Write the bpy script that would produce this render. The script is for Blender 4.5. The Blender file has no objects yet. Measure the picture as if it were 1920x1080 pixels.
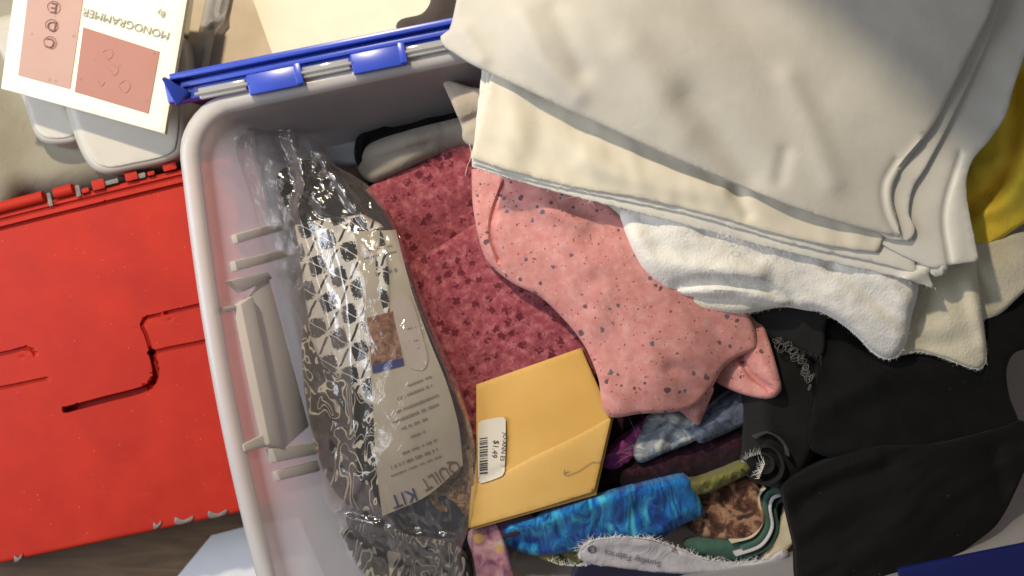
import bpy, bmesh, math, random
import numpy as np
from mathutils import Vector, noise
from mathutils.geometry import delaunay_2d_cdt

random.seed(7)
S = bpy.context.scene
COL = S.collection
R = math.radians

# ------------------------------------------------------------------ camera
CAMZ, RIM = 0.87, 0.18            # camera height and height of the bin's rim (metres)
F = 1662.0                        # focal length in photograph pixels (1920 wide)
cam = bpy.data.cameras.new('camera')
co = bpy.data.objects.new('camera', cam); COL.objects.link(co)
co.location = (0, 0, CAMZ)
cam.sensor_width = 36; cam.lens = 36*F/1920
cam.clip_start = 0.02; cam.clip_end = 50
cam.dof.use_dof = True; cam.dof.focus_distance = CAMZ-0.14; cam.dof.aperture_fstop = 2.8
S.camera = co

# ------------------------------------------------------------------ light
w = bpy.data.worlds.new('World'); S.world = w; w.use_nodes = True
w.node_tree.nodes['Background'].inputs[0].default_value = (0.97, 0.98, 1.0, 1)
w.node_tree.nodes['Background'].inputs[1].default_value = 0.15

def lamp(name, kind, loc, target, energy, color, **kw):
    l = bpy.data.lights.new(name, kind); l.energy = energy; l.color = color
    for k, v in kw.items(): setattr(l, k, v)
    o = bpy.data.objects.new(name, l); COL.objects.link(o); o.location = loc
    o.rotation_euler = (Vector(target)-Vector(loc)).to_track_quat('-Z', 'Y').to_euler()
    return o
lamp('desk_lamp', 'SPOT', (-0.36, 0.60, 0.90), (-0.33, -0.43, 0.15), 36.0, (1.0, 0.86, 0.64),
     spot_size=R(83.8), spot_blend=0.035, shadow_soft_size=0.022)
lamp('window_light', 'AREA', (-1.15, 0.05, 0.85), (0.0, 0, 0.12), 14.0, (0.86, 0.91, 1.0), shape='RECTANGLE', size=0.7, size_y=0.9)

S.view_settings.view_transform = 'Standard'; S.view_settings.look = 'None'
S.view_settings.exposure = 0.0; S.view_settings.gamma = 1
S.view_settings.use_curve_mapping = False
S.cycles.max_bounces = 6; S.cycles.transparent_max_bounces = 16; S.cycles.diffuse_bounces = 3; S.cycles.glossy_bounces = 2
S.cycles.transmission_bounces = 4
S.cycles.caustics_reflective = False; S.cycles.caustics_refractive = False
S.cycles.sample_clamp_indirect = 4

# ------------------------------------------------------------------ geometry helpers
def at(x, y, z):
    """photograph pixel + height -> point in the room (metres)"""
    s = (CAMZ-z)/F
    return np.stack([(np.asarray(x, float)-960)*s, (540-np.asarray(y, float))*s, np.asarray(z, float)+0*np.asarray(x, float)], -1)

def thing(name, label, cat, loc=(0, 0, 0), group=None):
    o = bpy.data.objects.new(name, None); COL.objects.link(o)
    o.location = Vector([float(c) for c in loc]); o.empty_display_size = 0.02
    o['label'] = label; o['category'] = cat
    if group: o['group'] = group
    return o
def tag(o, label, cat, group=None):
    o['label'] = label; o['category'] = cat
    if group: o['group'] = group
    return o
def struct(o): o['kind'] = 'structure'; return o
def stuff(o): o['kind'] = 'stuff'; return o

def obj(name, V, Fc, mat, parent=None, uv=None, smooth=True, sharp=45):
    """mesh object from world-space verts; origin at its thing (or at its own base)"""
    V = np.asarray(V, float)
    org = np.array(parent.location) if parent is not None else np.array([*V[:, :2].mean(0), V[:, 2].min()])
    top = parent
    while top is not None and top.parent is not None:
        top = top.parent; org = org + np.array(top.location)
    me = bpy.data.meshes.new(name)
    me.from_pydata((V-org).tolist(), [], [tuple(int(i) for i in f) for f in Fc]); me.update()
    bm = bmesh.new(); bm.from_mesh(me); bmesh.ops.recalc_face_normals(bm, faces=bm.faces); bm.to_mesh(me); bm.free()
    if uv is not None:
        lay = me.uv_layers.new(name='UVMap')
        li = np.empty(len(me.loops), int); me.loops.foreach_get('vertex_index', li)
        lay.data.foreach_set('uv', np.asarray(uv, float)[li].ravel())
    if smooth:
        me.polygons.foreach_set('use_smooth', [True]*len(me.polygons)); me.set_sharp_from_angle(angle=R(sharp))
    me.materials.append(mat)
    o = bpy.data.objects.new(name, me); COL.objects.link(o)
    if parent is not None: o.parent = parent
    else: o.location = Vector(org.tolist())
    return o

def spline(P, step, closed=True):
    """Catmull-Rom through P, points with a third entry are corners"""
    n = len(P); out = []
    c = [len(p) > 2 for p in P]; Q = np.array([p[:2] for p in P], float)
    for i in range(n if closed else n-1):
        j = (i+1) % n
        a, b = Q[i], Q[j]; L = np.hypot(*(b-a))
        pm = Q[i-1] if (closed or i > 0) else a; pn = Q[(j+1) % n] if (closed or j < n-1) else b
        def tan(prev, cur, nxt):
            t = nxt-prev; l = np.hypot(*t)
            return t/l*L*0.9 if l > 1e-9 else b-a
        ta = (b-a) if c[i] or (not closed and i == 0) else tan(pm, a, b)
        tb = (b-a) if c[j] or (not closed and j == n-1) else tan(a, b, pn)
        k = max(1, int(round(L/step)))
        for q in range(k):
            t = q/k; t2, t3 = t*t, t*t*t
            out.append((2*t3-3*t2+1)*a+(t3-2*t2+t)*ta+(-2*t3+3*t2)*b+(t3-t2)*tb)
    if not closed: out.append(Q[-1])
    return np.array(out)

def segdist(X, Y, P, closed=False):
    """distance and signed side to polyline"""
    P = np.asarray(P, float)
    A = P if closed else P[:-1]; B = np.roll(P, -1, 0) if closed else P[1:]
    best = np.full(X.shape, 1e9); side = np.zeros(X.shape)
    for a, b in zip(A, B):
        d = b-a; L2 = d@d+1e-12
        t = np.clip(((X-a[0])*d[0]+(Y-a[1])*d[1])/L2, 0, 1)
        dx = X-a[0]-t*d[0]; dy = Y-a[1]-t*d[1]; dd = np.hypot(dx, dy)
        m = dd < best
        best = np.where(m, dd, best); side = np.where(m, np.sign(d[0]*(Y-a[1])-d[1]*(X-a[0])), side)
    return best, side

def inside(X, Y, P):
    r = np.zeros(X.shape, bool); n = len(P)
    for i in range(n):
        x1, y1 = P[i]; x2, y2 = P[(i+1) % n]
        if y1 == y2: continue
        r ^= ((y1 > Y) != (y2 > Y)) & (X < (x2-x1)*(Y-y1)/(y2-y1)+x1)
    return r

def tps(ctrl):
    """smooth height field through (x, y, z) control points"""
    if not isinstance(ctrl, (list, tuple)): return lambda X, Y: np.full(np.shape(X), float(ctrl))
    C = np.array(ctrl, float); n = len(C)
    if n < 3: return lambda X, Y: np.full(np.shape(X), C[:, 2].mean())
    def U(r2): return np.where(r2 > 0, r2*np.log(r2+1e-12), 0)
    xy = C[:, :2]/500
    K = U(((xy[:, None]-xy[None])**2).sum(-1))+np.eye(n)*1e-3
    Pm = np.c_[np.ones(n), xy]
    A = np.block([[K, Pm], [Pm.T, np.zeros((3, 3))]])
    s = np.linalg.lstsq(A, np.r_[C[:, 2], 0, 0, 0], rcond=None)[0]
    lo, hi = C[:, 2].min()-.02, C[:, 2].max()+.02
    def f(X, Y):
        X = np.asarray(X, float)/500; Y = np.asarray(Y, float)/500
        z = s[n]+s[n+1]*X+s[n+2]*Y
        for i in range(n): z = z+s[i]*U((X-xy[i, 0])**2+(Y-xy[i, 1])**2)
        return np.clip(z, lo, hi)
    return f

def nz(X, Y, lx, ly, ang, seed, ridge=False):
    c, s_ = math.cos(R(ang)), math.sin(R(ang))
    u = (X*c+Y*s_)/lx; v = (-X*s_+Y*c)/ly
    o = np.array([noise.noise(Vector((a, b, seed*7.31))) for a, b in zip(np.ravel(u), np.ravel(v))]).reshape(np.shape(X))
    return (1-np.abs(o)*2) if ridge else o

def surf(base, folds=(), wr=()):
    """height field from base + folds (polyline, amp, width, kind) + wrinkles (amp, lx, ly, angle, seed[, ridge])"""
    b = base if callable(base) else tps(base)
    def f(X, Y):
        X = np.asarray(X, float); Y = np.asarray(Y, float)
        z = b(X, Y)
        for P, amp, wd, kind in folds:
            d, sd = segdist(X, Y, spline(P, 12, False))
            if kind == 'g': z = z+amp*np.exp(-(d/wd)**2)
            elif kind == 's': z = z+amp*np.tanh(sd*d/wd)
            elif kind == 'v': z = z+amp*np.clip(1-d/wd, 0, 1)        # crease / groove
            elif kind == 'c': z = z+amp*np.where(d < wd, 1.0, np.clip(1-(d-wd)/2.0, 0, 1))  # flat channel
        for q in wr: z = z+q[0]*nz(X, Y, *q[1:])
        return z
    f.lines = [(P, {'c': [0, wd, wd+2.1], 'v': [0, wd]}.get(kind) or [0, wd*.5, wd, wd*1.5]) for P, amp, wd, kind in folds if kind in 'cv' or (kind == 'g' and wd <= 10)]
    return f

def offsets(P, d, closed):
    T = (np.roll(P, -1, 0)-np.roll(P, 1, 0)) if closed else np.gradient(P, axis=0)
    T = T/(np.hypot(T[:, 0], T[:, 1])[:, None]+1e-9)
    return P+np.c_[-T[:, 1], T[:, 0]]*d
def tri(outline, step, roll=0, lines=()):
    """triangulate an outline, with extra rows along rounded edges and along creases"""
    B = outline; nb = len(B)
    x0, y0 = B.min(0); x1, y1 = B.max(0)
    gx, gy = np.meshgrid(np.arange(x0, x1, step), np.arange(y0, y1, step*.87))
    gx = gx+((np.arange(gx.shape[0]) % 2)*step/2)[:, None]
    gx, gy = gx.ravel(), gy.ravel()
    m = inside(gx, gy, B); gx, gy = gx[m], gy[m]
    d, _ = segdist(gx, gy, B, True); m = d > max(step*.55, roll*1.05); gx, gy = gx[m], gy[m]
    ex = np.zeros((0, 2))
    if roll:
        rows = [.06, .2, .45, .8] if roll > 5 else [.12, .5]
        for k in rows:
            for sg in (1, -1):
                q = offsets(B, sg*roll*k, True)
                q = q[inside(q[:, 0], q[:, 1], B)]
                if len(q):
                    d, _ = segdist(q[:, 0], q[:, 1], B, True); ex = np.r_[ex, q[d > roll*k*.93]]
    for P, rows in lines:
        L_ = spline(P, 6, False); reach = max(rows)
        d, _ = segdist(gx, gy, L_); m = d > reach+2; gx, gy = gx[m], gy[m]
        if len(ex):
            d, _ = segdist(ex[:, 0], ex[:, 1], L_); ex = ex[d > reach+1]
        for k in rows:
            for sg in ((1, -1) if k else (1,)):
                q = offsets(L_, sg*k, False); q = q[inside(q[:, 0], q[:, 1], B)]
                if len(q):
                    d, _ = segdist(q[:, 0], q[:, 1], B, True); q = q[d > 1.5]
                if len(q):
                    d, _ = segdist(q[:, 0], q[:, 1], L_); ex = np.r_[ex, q[d > k*.9]]
    pts = [Vector(p) for p in B]+[Vector((a, b)) for a, b in zip(gx, gy)]+[Vector(p) for p in ex]
    r = delaunay_2d_cdt(pts, [(i, (i+1) % nb) for i in range(nb)], [], 1, 1e-3)
    return np.array([tuple(v) for v in r[0]]), r[2]

def sheet(name, outline, z, mat, parent=None, t=.0012, step=11, roll=0, rollz=0, fray=0, uvang=0, uvscale=1, grid=None, sharp=50):
    """solid piece of cloth / card / film: its outline, height field, thickness and rounded edges"""
    B = spline(outline, step)
    if fray:
        B = B+np.array([[noise.noise(Vector((p[0]*.21, p[1]*.21, 3))), noise.noise(Vector((p[0]*.21, p[1]*.21, 9)))] for p in B])*fray
    zf = z if callable(z) else tps(z)
    P, T = tri(B, grid or step, roll, getattr(zf, 'lines', ()))
    X, Y = P[:, 0], P[:, 1]
    Z = zf(X, Y); Zb = Z-t
    if roll:
        d, _ = segdist(X, Y, B, True)
        q = np.clip(1-d/roll, 0, 1); Z = Z-rollz*(1-np.sqrt(np.clip(1-q*q, 0, 1)))
        Zb = np.minimum(Zb, Z-t*.3)
    Vt = at(X, Y, Z); Vb = Vt.copy(); Vb[:, 2] = Zb
    n = len(P)
    # boundary edges
    cnt = {}
    for f in T:
        for a, b in ((f[0], f[1]), (f[1], f[2]), (f[2], f[0])): cnt[(a, b)] = 1
    Fc = [tuple(f) for f in T]+[(f[2]+n, f[1]+n, f[0]+n) for f in T]
    Fc += [(b, a, a+n, b+n) for (a, b) in cnt if (b, a) not in cnt]
    c, s_ = math.cos(R(uvang)), math.sin(R(uvang))
    uv = np.c_[(X*c+Y*s_)/2408*uvscale, (X*s_-Y*c)/2408*uvscale]
    return obj(name, np.r_[Vt, Vb], Fc, mat, parent, np.r_[uv, uv], sharp=sharp)

def centre(outline, z):
    a = np.array([p[:2] for p in outline], float).mean(0)
    return at(a[0], a[1], z)

def tube(name, P, r, mat, parent=None, sides=6, closed=False, taper=0):
    P = [Vector(p) for p in P]; V = []; Fc = []; n = len(P)
    for i, p in enumerate(P):
        a = P[i-1] if i > 0 else p; b = P[i+1] if i < n-1 else p
        d = (b-a).normalized() if (b-a).length > 0 else Vector((1, 0, 0))
        u = d.cross(Vector((0, 0, 1)));
        if u.length < 1e-4: u = Vector((1, 0, 0))
        u.normalize(); v_ = d.cross(u)
        rr = r*(1-taper*i/max(1, n-1))
        for k in range(sides):
            an = 2*math.pi*k/sides; V.append(tuple(p+u*rr*math.cos(an)+v_*rr*math.sin(an)))
    for i in range(n-1):
        for k in range(sides): Fc.append((i*sides+k, i*sides+(k+1) % sides, (i+1)*sides+(k+1) % sides, (i+1)*sides+k))
    Fc += [tuple(range(sides))[::-1], tuple((n-1)*sides+k for k in range(sides))]
    return obj(name, V, Fc, mat, parent)

def pxtube(name, pts, z, r, mat, parent=None, step=6, **kw):
    B = spline(pts, step, False); zf = z if callable(z) else (lambda X, Y: np.full(np.shape(X), z))
    return tube(name, at(B[:, 0], B[:, 1], zf(B[:, 0], B[:, 1])), r, mat, parent, **kw)

def ribbon(name, pts, z, th, h, mat, parent=None, step=8, lean=(0, 0)):
    """cloth edge standing up: a wall of thickness th px and height h m along a path"""
    B = spline(pts, step, False); n = len(B)
    T = np.gradient(B, axis=0); T /= np.hypot(T[:, 0], T[:, 1])[:, None]+1e-9
    N = np.c_[-T[:, 1], T[:, 0]]
    zz = z+np.array([noise.noise(Vector((p[0]*.03, p[1]*.03, 1)))*.0015 for p in B])
    V = []
    prof = [(-.5, -h), (-.5, -.0012), (-.25, 0), (.25, 0), (.5, -.0012), (.5, -h)]
    for k, (a, dz) in enumerate(prof):
        q = B+N*a*th
        w_ = at(q[:, 0], q[:, 1], zz); w_[:, 2] += dz; w_[:, 0] += lean[0]*dz; w_[:, 1] += lean[1]*dz
        V.append(w_)
    m = len(prof); V = np.concatenate(V)
    Fc = []
    for i in range(n-1):
        for k in range(m):
            k2 = (k+1) % m; Fc.append((k*n+i, k*n+i+1, k2*n+i+1, k2*n+i))
    Fc += [tuple(k*n for k in range(m)), tuple(k*n+n-1 for k in range(m))[::-1]]
    uv = np.tile(np.c_[B[:, 0], B[:, 1]]/2408, (m, 1))
    return obj(name, V, Fc, mat, parent, uv)

def strands(name, S_, r, mat, parent=None):
    """many fine fibres in one mesh"""
    V = []; Fc = []
    for pts in S_:
        n = len(pts); b = len(V)
        for i, p in enumerate(pts):
            rr = r*(1-.75*i/(n-1))
            for k in range(3):
                an = 2.094*k; V.append((p[0]+rr*math.cos(an), p[1]+rr*math.sin(an), p[2]+rr*(.6 if k == 0 else -.3)))
        for i in range(n-1):
            for k in range(3): Fc.append((b+i*3+k, b+i*3+(k+1) % 3, b+i*3+3+(k+1) % 3, b+i*3+3+k))
    return stuff(obj(name, V, Fc, mat, parent))

def fringe(name, path, zf, length, count, mat, parent, outward=1, r=.00018, spread=.6, curl=.4):
    B = spline(path, 4, False); T = np.gradient(B, axis=0); T /= np.hypot(T[:, 0], T[:, 1])[:, None]+1e-9
    L = []
    for _ in range(count):
        i = random.randrange(len(B)); p = B[i]; n_ = np.array([T[i, 1], -T[i, 0]])*outward
        d = n_+T[i]*random.uniform(-spread, spread); ln = length*(.25+1.2*random.random()**2.2)
        c_ = random.uniform(-curl, curl); pts = []
        p = p-n_*2
        for k in range(4):
            q = p+d*ln*k/3+T[i]*c_*ln*(k/3)**2
            z0 = float(zf(np.array([p[0]]), np.array([p[1]]))[0])+.0004
            pts.append(at(q[0], q[1], z0-.001*(k/3)**2*random.uniform(-.5, 1)))
        L.append(pts)
    return strands(name, L, r, mat, parent)

def text(name, body, x, y, size, ang, zf, mat, parent=None, eps=.0006, align='CENTER', sx=1.0, arc=0):
    """printed lettering laid on a surface (ang: clockwise in the picture)"""
    cu = bpy.data.curves.new(name, 'FONT'); cu.body = body; cu.size = 1; cu.align_x = align; cu.align_y = 'CENTER'
    cu.resolution_u = 3
    o = bpy.data.objects.new(name, cu); COL.objects.link(o)
    me = bpy.data.meshes.new_from_object(o.evaluated_get(bpy.context.evaluated_depsgraph_get()))
    bpy.data.objects.remove(o); bpy.data.curves.remove(cu)
    V = np.array([v.co[:2] for v in me.vertices]); Fc = [tuple(p.vertices) for p in me.polygons]
    bpy.data.meshes.remove(me)
    lx = V[:, 0]*size*sx; ly = -V[:, 1]*size+arc*(lx/100)**2
    c, s_ = math.cos(R(ang)), math.sin(R(ang))
    X = x+lx*c-ly*s_; Y = y+lx*s_+ly*c
    zf = zf if callable(zf) else tps(zf)
    return obj(name, at(X, Y, zf(X, Y)+eps), Fc, mat, parent, smooth=False)

def off(zf, e): return lambda X, Y: zf(X, Y)+e

def boxpts(C, bev=0):
    return C
def hexa(name, lo4, hi4, mat, parent=None, bevel=0):
    """box from four lower and four upper world points"""
    V = list(lo4)+list(hi4)
    Fc = [(3, 2, 1, 0), (4, 5, 6, 7)]+[(i, (i+1) % 4, (i+1) % 4+4, i+4) for i in range(4)]
    o = obj(name, V, Fc, mat, parent, smooth=False)
    if bevel:
        bm = bmesh.new(); bm.from_mesh(o.data)
        bmesh.ops.bevel(bm, geom=list(bm.edges), offset=bevel, segments=2, affect='EDGES', profile=.6)
        bm.to_mesh(o.data); bm.free()
        o.data.polygons.foreach_set('use_smooth', [True]*len(o.data.polygons)); o.data.set_sharp_from_angle(angle=R(40))
    return o

# ------------------------------------------------------------------ material helpers
class Mt:
    def __init__(s, name):
        s.mat = bpy.data.materials.new(name); s.mat.use_nodes = True; s.nt = s.mat.node_tree
        s.b = s.nt.nodes['Principled BSDF']; s.out = s.nt.nodes['Material Output']
    def n(s, ty, ins=None, **kw):
        nd = s.nt.nodes.new('ShaderNode'+ty)
        for k, v in kw.items(): setattr(nd, k, v)
        for k, v in (ins or {}).items(): s.set(nd.inputs[k], v)
        return nd
    def set(s, inp, v):
        if isinstance(v, bpy.types.NodeSocket): s.nt.links.new(v, inp)
        elif isinstance(v, (tuple, list)) and len(v) == 3 and inp.type == 'RGBA': inp.default_value = (*v, 1)
        else: inp.default_value = v
    def uv(s, scale=1, rot=0, stretch=(1, 1)):
        u = s.n('UVMap'); u.uv_map = 'UVMap'
        m = s.n('Mapping', {'Vector': u.outputs[0], 'Scale': (scale*stretch[0], scale*stretch[1], scale), 'Rotation': (0, 0, R(rot))})
        return m.outputs[0]
    def geo(s, scale=1):
        m = s.n('Mapping', {'Vector': s.n('TexCoord').outputs['Object'], 'Scale': (scale,)*3}); return m.outputs[0]
    def noise(s, vec, scale=1, detail=3, rough=.5, dist=0, out=0):
        return s.n('TexNoise', {'Vector': vec, 'Scale': scale, 'Detail': detail, 'Roughness': rough, 'Distortion': dist}).outputs[out]
    def vor(s, vec, scale=1, rand=1, feature='F1', out='Distance'):
        return s.n('TexVoronoi', {'Vector': vec, 'Scale': scale, 'Randomness': rand}, feature=feature).outputs[out]
    def ramp(s, f, stops, interp='LINEAR'):
        r = s.n('ValToRGB', {0: f}); e = r.color_ramp; e.interpolation = interp
        while len(e.elements) < len(stops): e.elements.new(.5)
        for el, (p, c) in zip(e.elements, stops):
            el.position = p; el.color = (*c, 1) if not isinstance(c, (int, float)) else (c, c, c, 1)
        return r.outputs[0]
    def math(s, op, a, b=0, c=0):
        return s.n('Math', {0: a, 1: b, 2: c}, operation=op).outputs[0]
    def mix(s, f, a, b, blend='MIX'):
        m = s.n('Mix', data_type='RGBA', blend_type=blend); s.set(m.inputs[0], f); s.set(m.inputs[6], a); s.set(m.inputs[7], b)
        return m.outputs[2]
    def warp(s, vec, scale, amt):
        nn = s.n('TexNoise', {'Vector': vec, 'Scale': scale, 'Detail': 2}).outputs[1]
        v = s.n('VectorMath', {0: nn, 1: (-.5, -.5, -.5)}, operation='ADD').outputs[0]
        v = s.n('VectorMath', {0: v, 'Scale': amt}, operation='SCALE').outputs[0]
        return s.n('VectorMath', {0: vec, 1: v}, operation='ADD').outputs[0]
    def bump(s, h, strength=.3, dist=.001, normal=None):
        nd = s.n('Bump', {'Height': h, 'Strength': strength, 'Distance': dist})
        if normal is not None: s.set(nd.inputs['Normal'], normal)
        return nd.outputs[0]
    def fin(s, col, rough=.85, sheen=0, spec=.3, normal=None, **kw):
        s.set(s.b.inputs['Base Color'], col); s.set(s.b.inputs['Roughness'], rough)
        s.b.inputs['Sheen Weight'].default_value = sheen; s.b.inputs['Specular IOR Level'].default_value = spec
        if normal is not None: s.set(s.b.inputs['Normal'], normal)
        for k, v in kw.items(): s.set(s.b.inputs[k], v)
        return s.mat

def fabric(name, colfn, rough=.88, sheen=.15, wr=.35, spec=.2, wscale=90):
    """woven cloth: colour, soft creases and thread grain"""
    m = Mt(name); u = m.uv(1)
    col = colfn(m, u) if callable(colfn) else colfn
    v = m.noise(m.uv(1), 35, 3)
    col = m.mix(1.0, col, m.ramp(v, [(.3, (.9, .9, .9)), (.7, (1, 1, 1))]), 'MULTIPLY')
    h1 = m.noise(m.warp(u, 25, .03), wscale, 4, .55, .6)
    nb = m.bump(h1, wr, .0035)
    return m.fin(col, rough, sheen, spec, nb)
def plain(name, col, rough=.5, spec=.4, var=.06, nscale=60, bump=.1, **kw):
    m = Mt(name); g = m.geo(1)
    v = m.noise(g, nscale, 4)
    c = m.mix(1.0, col, m.ramp(v, [(.3, 1-var*2), (.7, 1.0)]), 'MULTIPLY')
    return m.fin(c, rough, 0, spec, m.bump(v, bump, .001), **kw)

# ------------------------------------------------------------------ materials
def clear_plastic(name, tint, transp, rough, gloss, transl=.5):
    m = Mt(name)
    v = m.noise(m.geo(1), 30, 3)
    dif = m.n('BsdfDiffuse', {'Color': tint}).outputs[0]; tl = m.n('BsdfTranslucent', {'Color': tint}).outputs[0]
    body = m.n('MixShader', {0: transl, 1: dif, 2: tl}).outputs[0]
    tr = m.n('BsdfTransparent', {'Color': (.97, .96, .95)}).outputs[0]
    f = m.math('MULTIPLY_ADD', v, .12, transp-.06)
    a = m.n('MixShader', {0: f, 1: body, 2: tr}).outputs[0]
    gl = m.n('BsdfGlossy', {'Color': (1, 1, 1, 1), 'Roughness': rough, 'Normal': m.bump(v, .1, .002)}).outputs[0]
    fr = m.math('MULTIPLY', m.n('Fresnel', {'IOR': 1.4}).outputs[0], gloss)
    m.nt.links.new(m.n('MixShader', {0: fr, 1: a, 2: gl}).outputs[0], m.out.inputs[0]); return m.mat
M = {}
M['bin'] = clear_plastic('frosted_plastic', (.98, .95, .95), .23, .22, .5, .75)
M['bin_outer'] = clear_plastic('frosted_plastic_outside', (.97, .94, .94), .90, .22, .3, .7)
M['bin_rim'] = clear_plastic('frosted_plastic_rim', (.97, .94, .93), .26, .2, .8, .45)
M['bin_rib'] = clear_plastic('frosted_plastic_ribs', (.97, .95, .92), .10, .25, .5, .35)
M['clip'] = clear_plastic('clear_plastic_clip', (.88, .88, .84), .30, .08, 2.2)

M['sleeve'] = clear_plastic('clear_sleeve', (.85, .86, .88), .45, .12, 2)
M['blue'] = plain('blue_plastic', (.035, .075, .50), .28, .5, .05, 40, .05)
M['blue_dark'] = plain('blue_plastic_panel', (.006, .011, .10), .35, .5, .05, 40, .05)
M['grey_clip'] = plain('grey_worn_plastic', (.24, .20, .18), .5, .4, .2, 120, .2)

def red_case():
    m = Mt('red_plastic'); g = m.geo(1)
    v = m.noise(g, 22, 4, .6)
    c = m.ramp(v, [(.3, (.38, .020, .011)), (.7, (.47, .030, .015))])
    spk = m.vor(m.geo(1), 130, 1)
    dust = m.math('LESS_THAN', spk, .045)
    c = m.mix(m.math('MULTIPLY', dust, .55), c, (.75, .35, .28))
    sc = m.noise(m.n('Mapping', {'Vector': m.geo(1), 'Scale': (60, 600, 60), 'Rotation': (0, 0, .7)}).outputs[0], 1, 2)
    return m.fin(c, m.ramp(v, [(.3, .52), (.7, .64)]), 0, .14, m.bump(sc, .04, .001))
M['red'] = red_case()

def wood(m, u): return None
def table():
    m = Mt('brown_table'); g = m.n('Mapping', {'Vector': m.n('TexCoord').outputs['Object'], 'Scale': (3, 26, 3), 'Rotation': (0, 0, .2)}).outputs[0]
    v = m.noise(g, 3, 5, .6, 1.2)
    return m.fin(m.ramp(v, [(.3, (.12, .070, .035)), (.7, (.25, .155, .085))]), .45, 0, .4, m.bump(v, .1, .002))
M['table'] = table()
M['white_box'] = plain('white_plastic', (.50, .465, .40), .4, .4, .03)
M['paper_white'] = plain('white_paper', (.80, .82, .86), .75, .2, .02)
M['paper_cream'] = plain('cream_paper', (.86, .79, .62), .7, .2, .03)
M['paper_beige'] = plain('beige_paper', (.62, .52, .40), .75, .2, .05)
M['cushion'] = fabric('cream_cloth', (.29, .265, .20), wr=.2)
M['dark_bag'] = fabric('dark_taupe_cloth', (.07, .055, .05), wr=.3)
M['card'] = plain('cream_card', (.90, .86, .68), .6, .25, .04, 400, .05)
def pink_print(name, a, b):
    m = Mt(name); u = m.uv(1)
    v = m.noise(u, 25, 4); fl = m.math('LESS_THAN', m.vor(u, 75, 1), .10)
    c = m.mix(v, a, b); c = m.mix(m.math('MULTIPLY', fl, .35), c, (.20, .12, .10)); return m.fin(c, .6, 0, .25)
M['pink_a'] = pink_print('pale_pink_print', (.42, .26, .22), (.50, .33, .28))
M['pink_b'] = pink_print('dusty_pink_print', (.36, .165, .135), (.42, .21, .17))
M['ink'] = plain('dark_ink', (.06, .045, .05), .7, .2)
M['ink_brown'] = plain('brown_ink', (.20, .10, .09), .7, .2)
M['ink_grey'] = plain('grey_ink', (.30, .28, .23), .7, .2)
M['ink_soft'] = plain('soft_ink', (.19, .16, .16), .7, .2)
M['ink_pale'] = plain('pale_pink_ink', (.52, .30, .25), .7, .2)
M['ink_blue'] = plain('blue_ink', (.03, .04, .20), .6, .2)
M['ink_selvage'] = plain('purple_grey_ink', (.15, .13, .19), .7, .2)

M['muslin'] = fabric('cream_muslin', (.74, .71, .64), wr=.13, wscale=26, sheen=.1)
M['muslin_top'] = fabric('grey_muslin_dimmed', (.58, .55, .485), wr=.14, wscale=34, sheen=.1)  # greyer cotton, base colour also lowered for the weaker light on the top fold
M['muslin_b'] = fabric('cream_muslin_inner', (.74, .68, .55), wr=.13, wscale=26, sheen=.1)
def batting(name, c1, c2):
    m = Mt(name); u = m.uv(1)
    v = m.noise(m.warp(u, 60, .01), 40, 5, .6); h = m.noise(u, 420, 3, .7)
    return m.fin(m.ramp(v, [(.3, c1), (.7, c2)]), .95, .5, .1, m.bump(h, .45, .0016, m.bump(v, .35, .004)))
M['batting'] = batting('white_batting', (.76, .73, .67), (.83, .80, .74))
M['batting_c'] = batting('cream_batting', (.60, .55, .42), (.68, .62, .48))
M['batting_m'] = batting('ivory_batting', (.70, .66, .56), (.77, .73, .64))
M['fibre'] = plain('white_fibre', (.85, .82, .76), .9, .1)
M['lace'] = plain('grey_lace', (.17, .16, .15), .9, .1)
M['fibre_dark'] = plain('grey_fibre', (.45, .43, .40), .9, .1)
M['yellow'] = fabric('mustard_yellow_cloth', (.88, .64, .06), wr=.5, wscale=60)
def lint(m, u):
    d = m.vor(m.warp(u, 50, .01), 62, 1); return m.mix(m.ramp(d, [(.03, .5), (.05, 0)]), (.004, .0038, .0038), (.10, .10, .10))
M['black'] = fabric('black_cloth', lint, wr=.45, sheen=.03, wscale=55)
M['charcoal'] = fabric('charcoal_cloth', (.016, .0155, .0155), wr=.3, sheen=.04)
M['grey_tag'] = fabric('dim_grey_cloth', (.024, .024, .026), wr=.5)
M['greyroll'] = fabric('grey_taupe_cloth', (.30, .265, .22), wr=.3)
M['beige'] = fabric('beige_felt', (.46, .40, .32), wr=.3)
M['palegrey'] = fabric('pale_grey_cloth', (.45, .46, .48), wr=.3)

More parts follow.
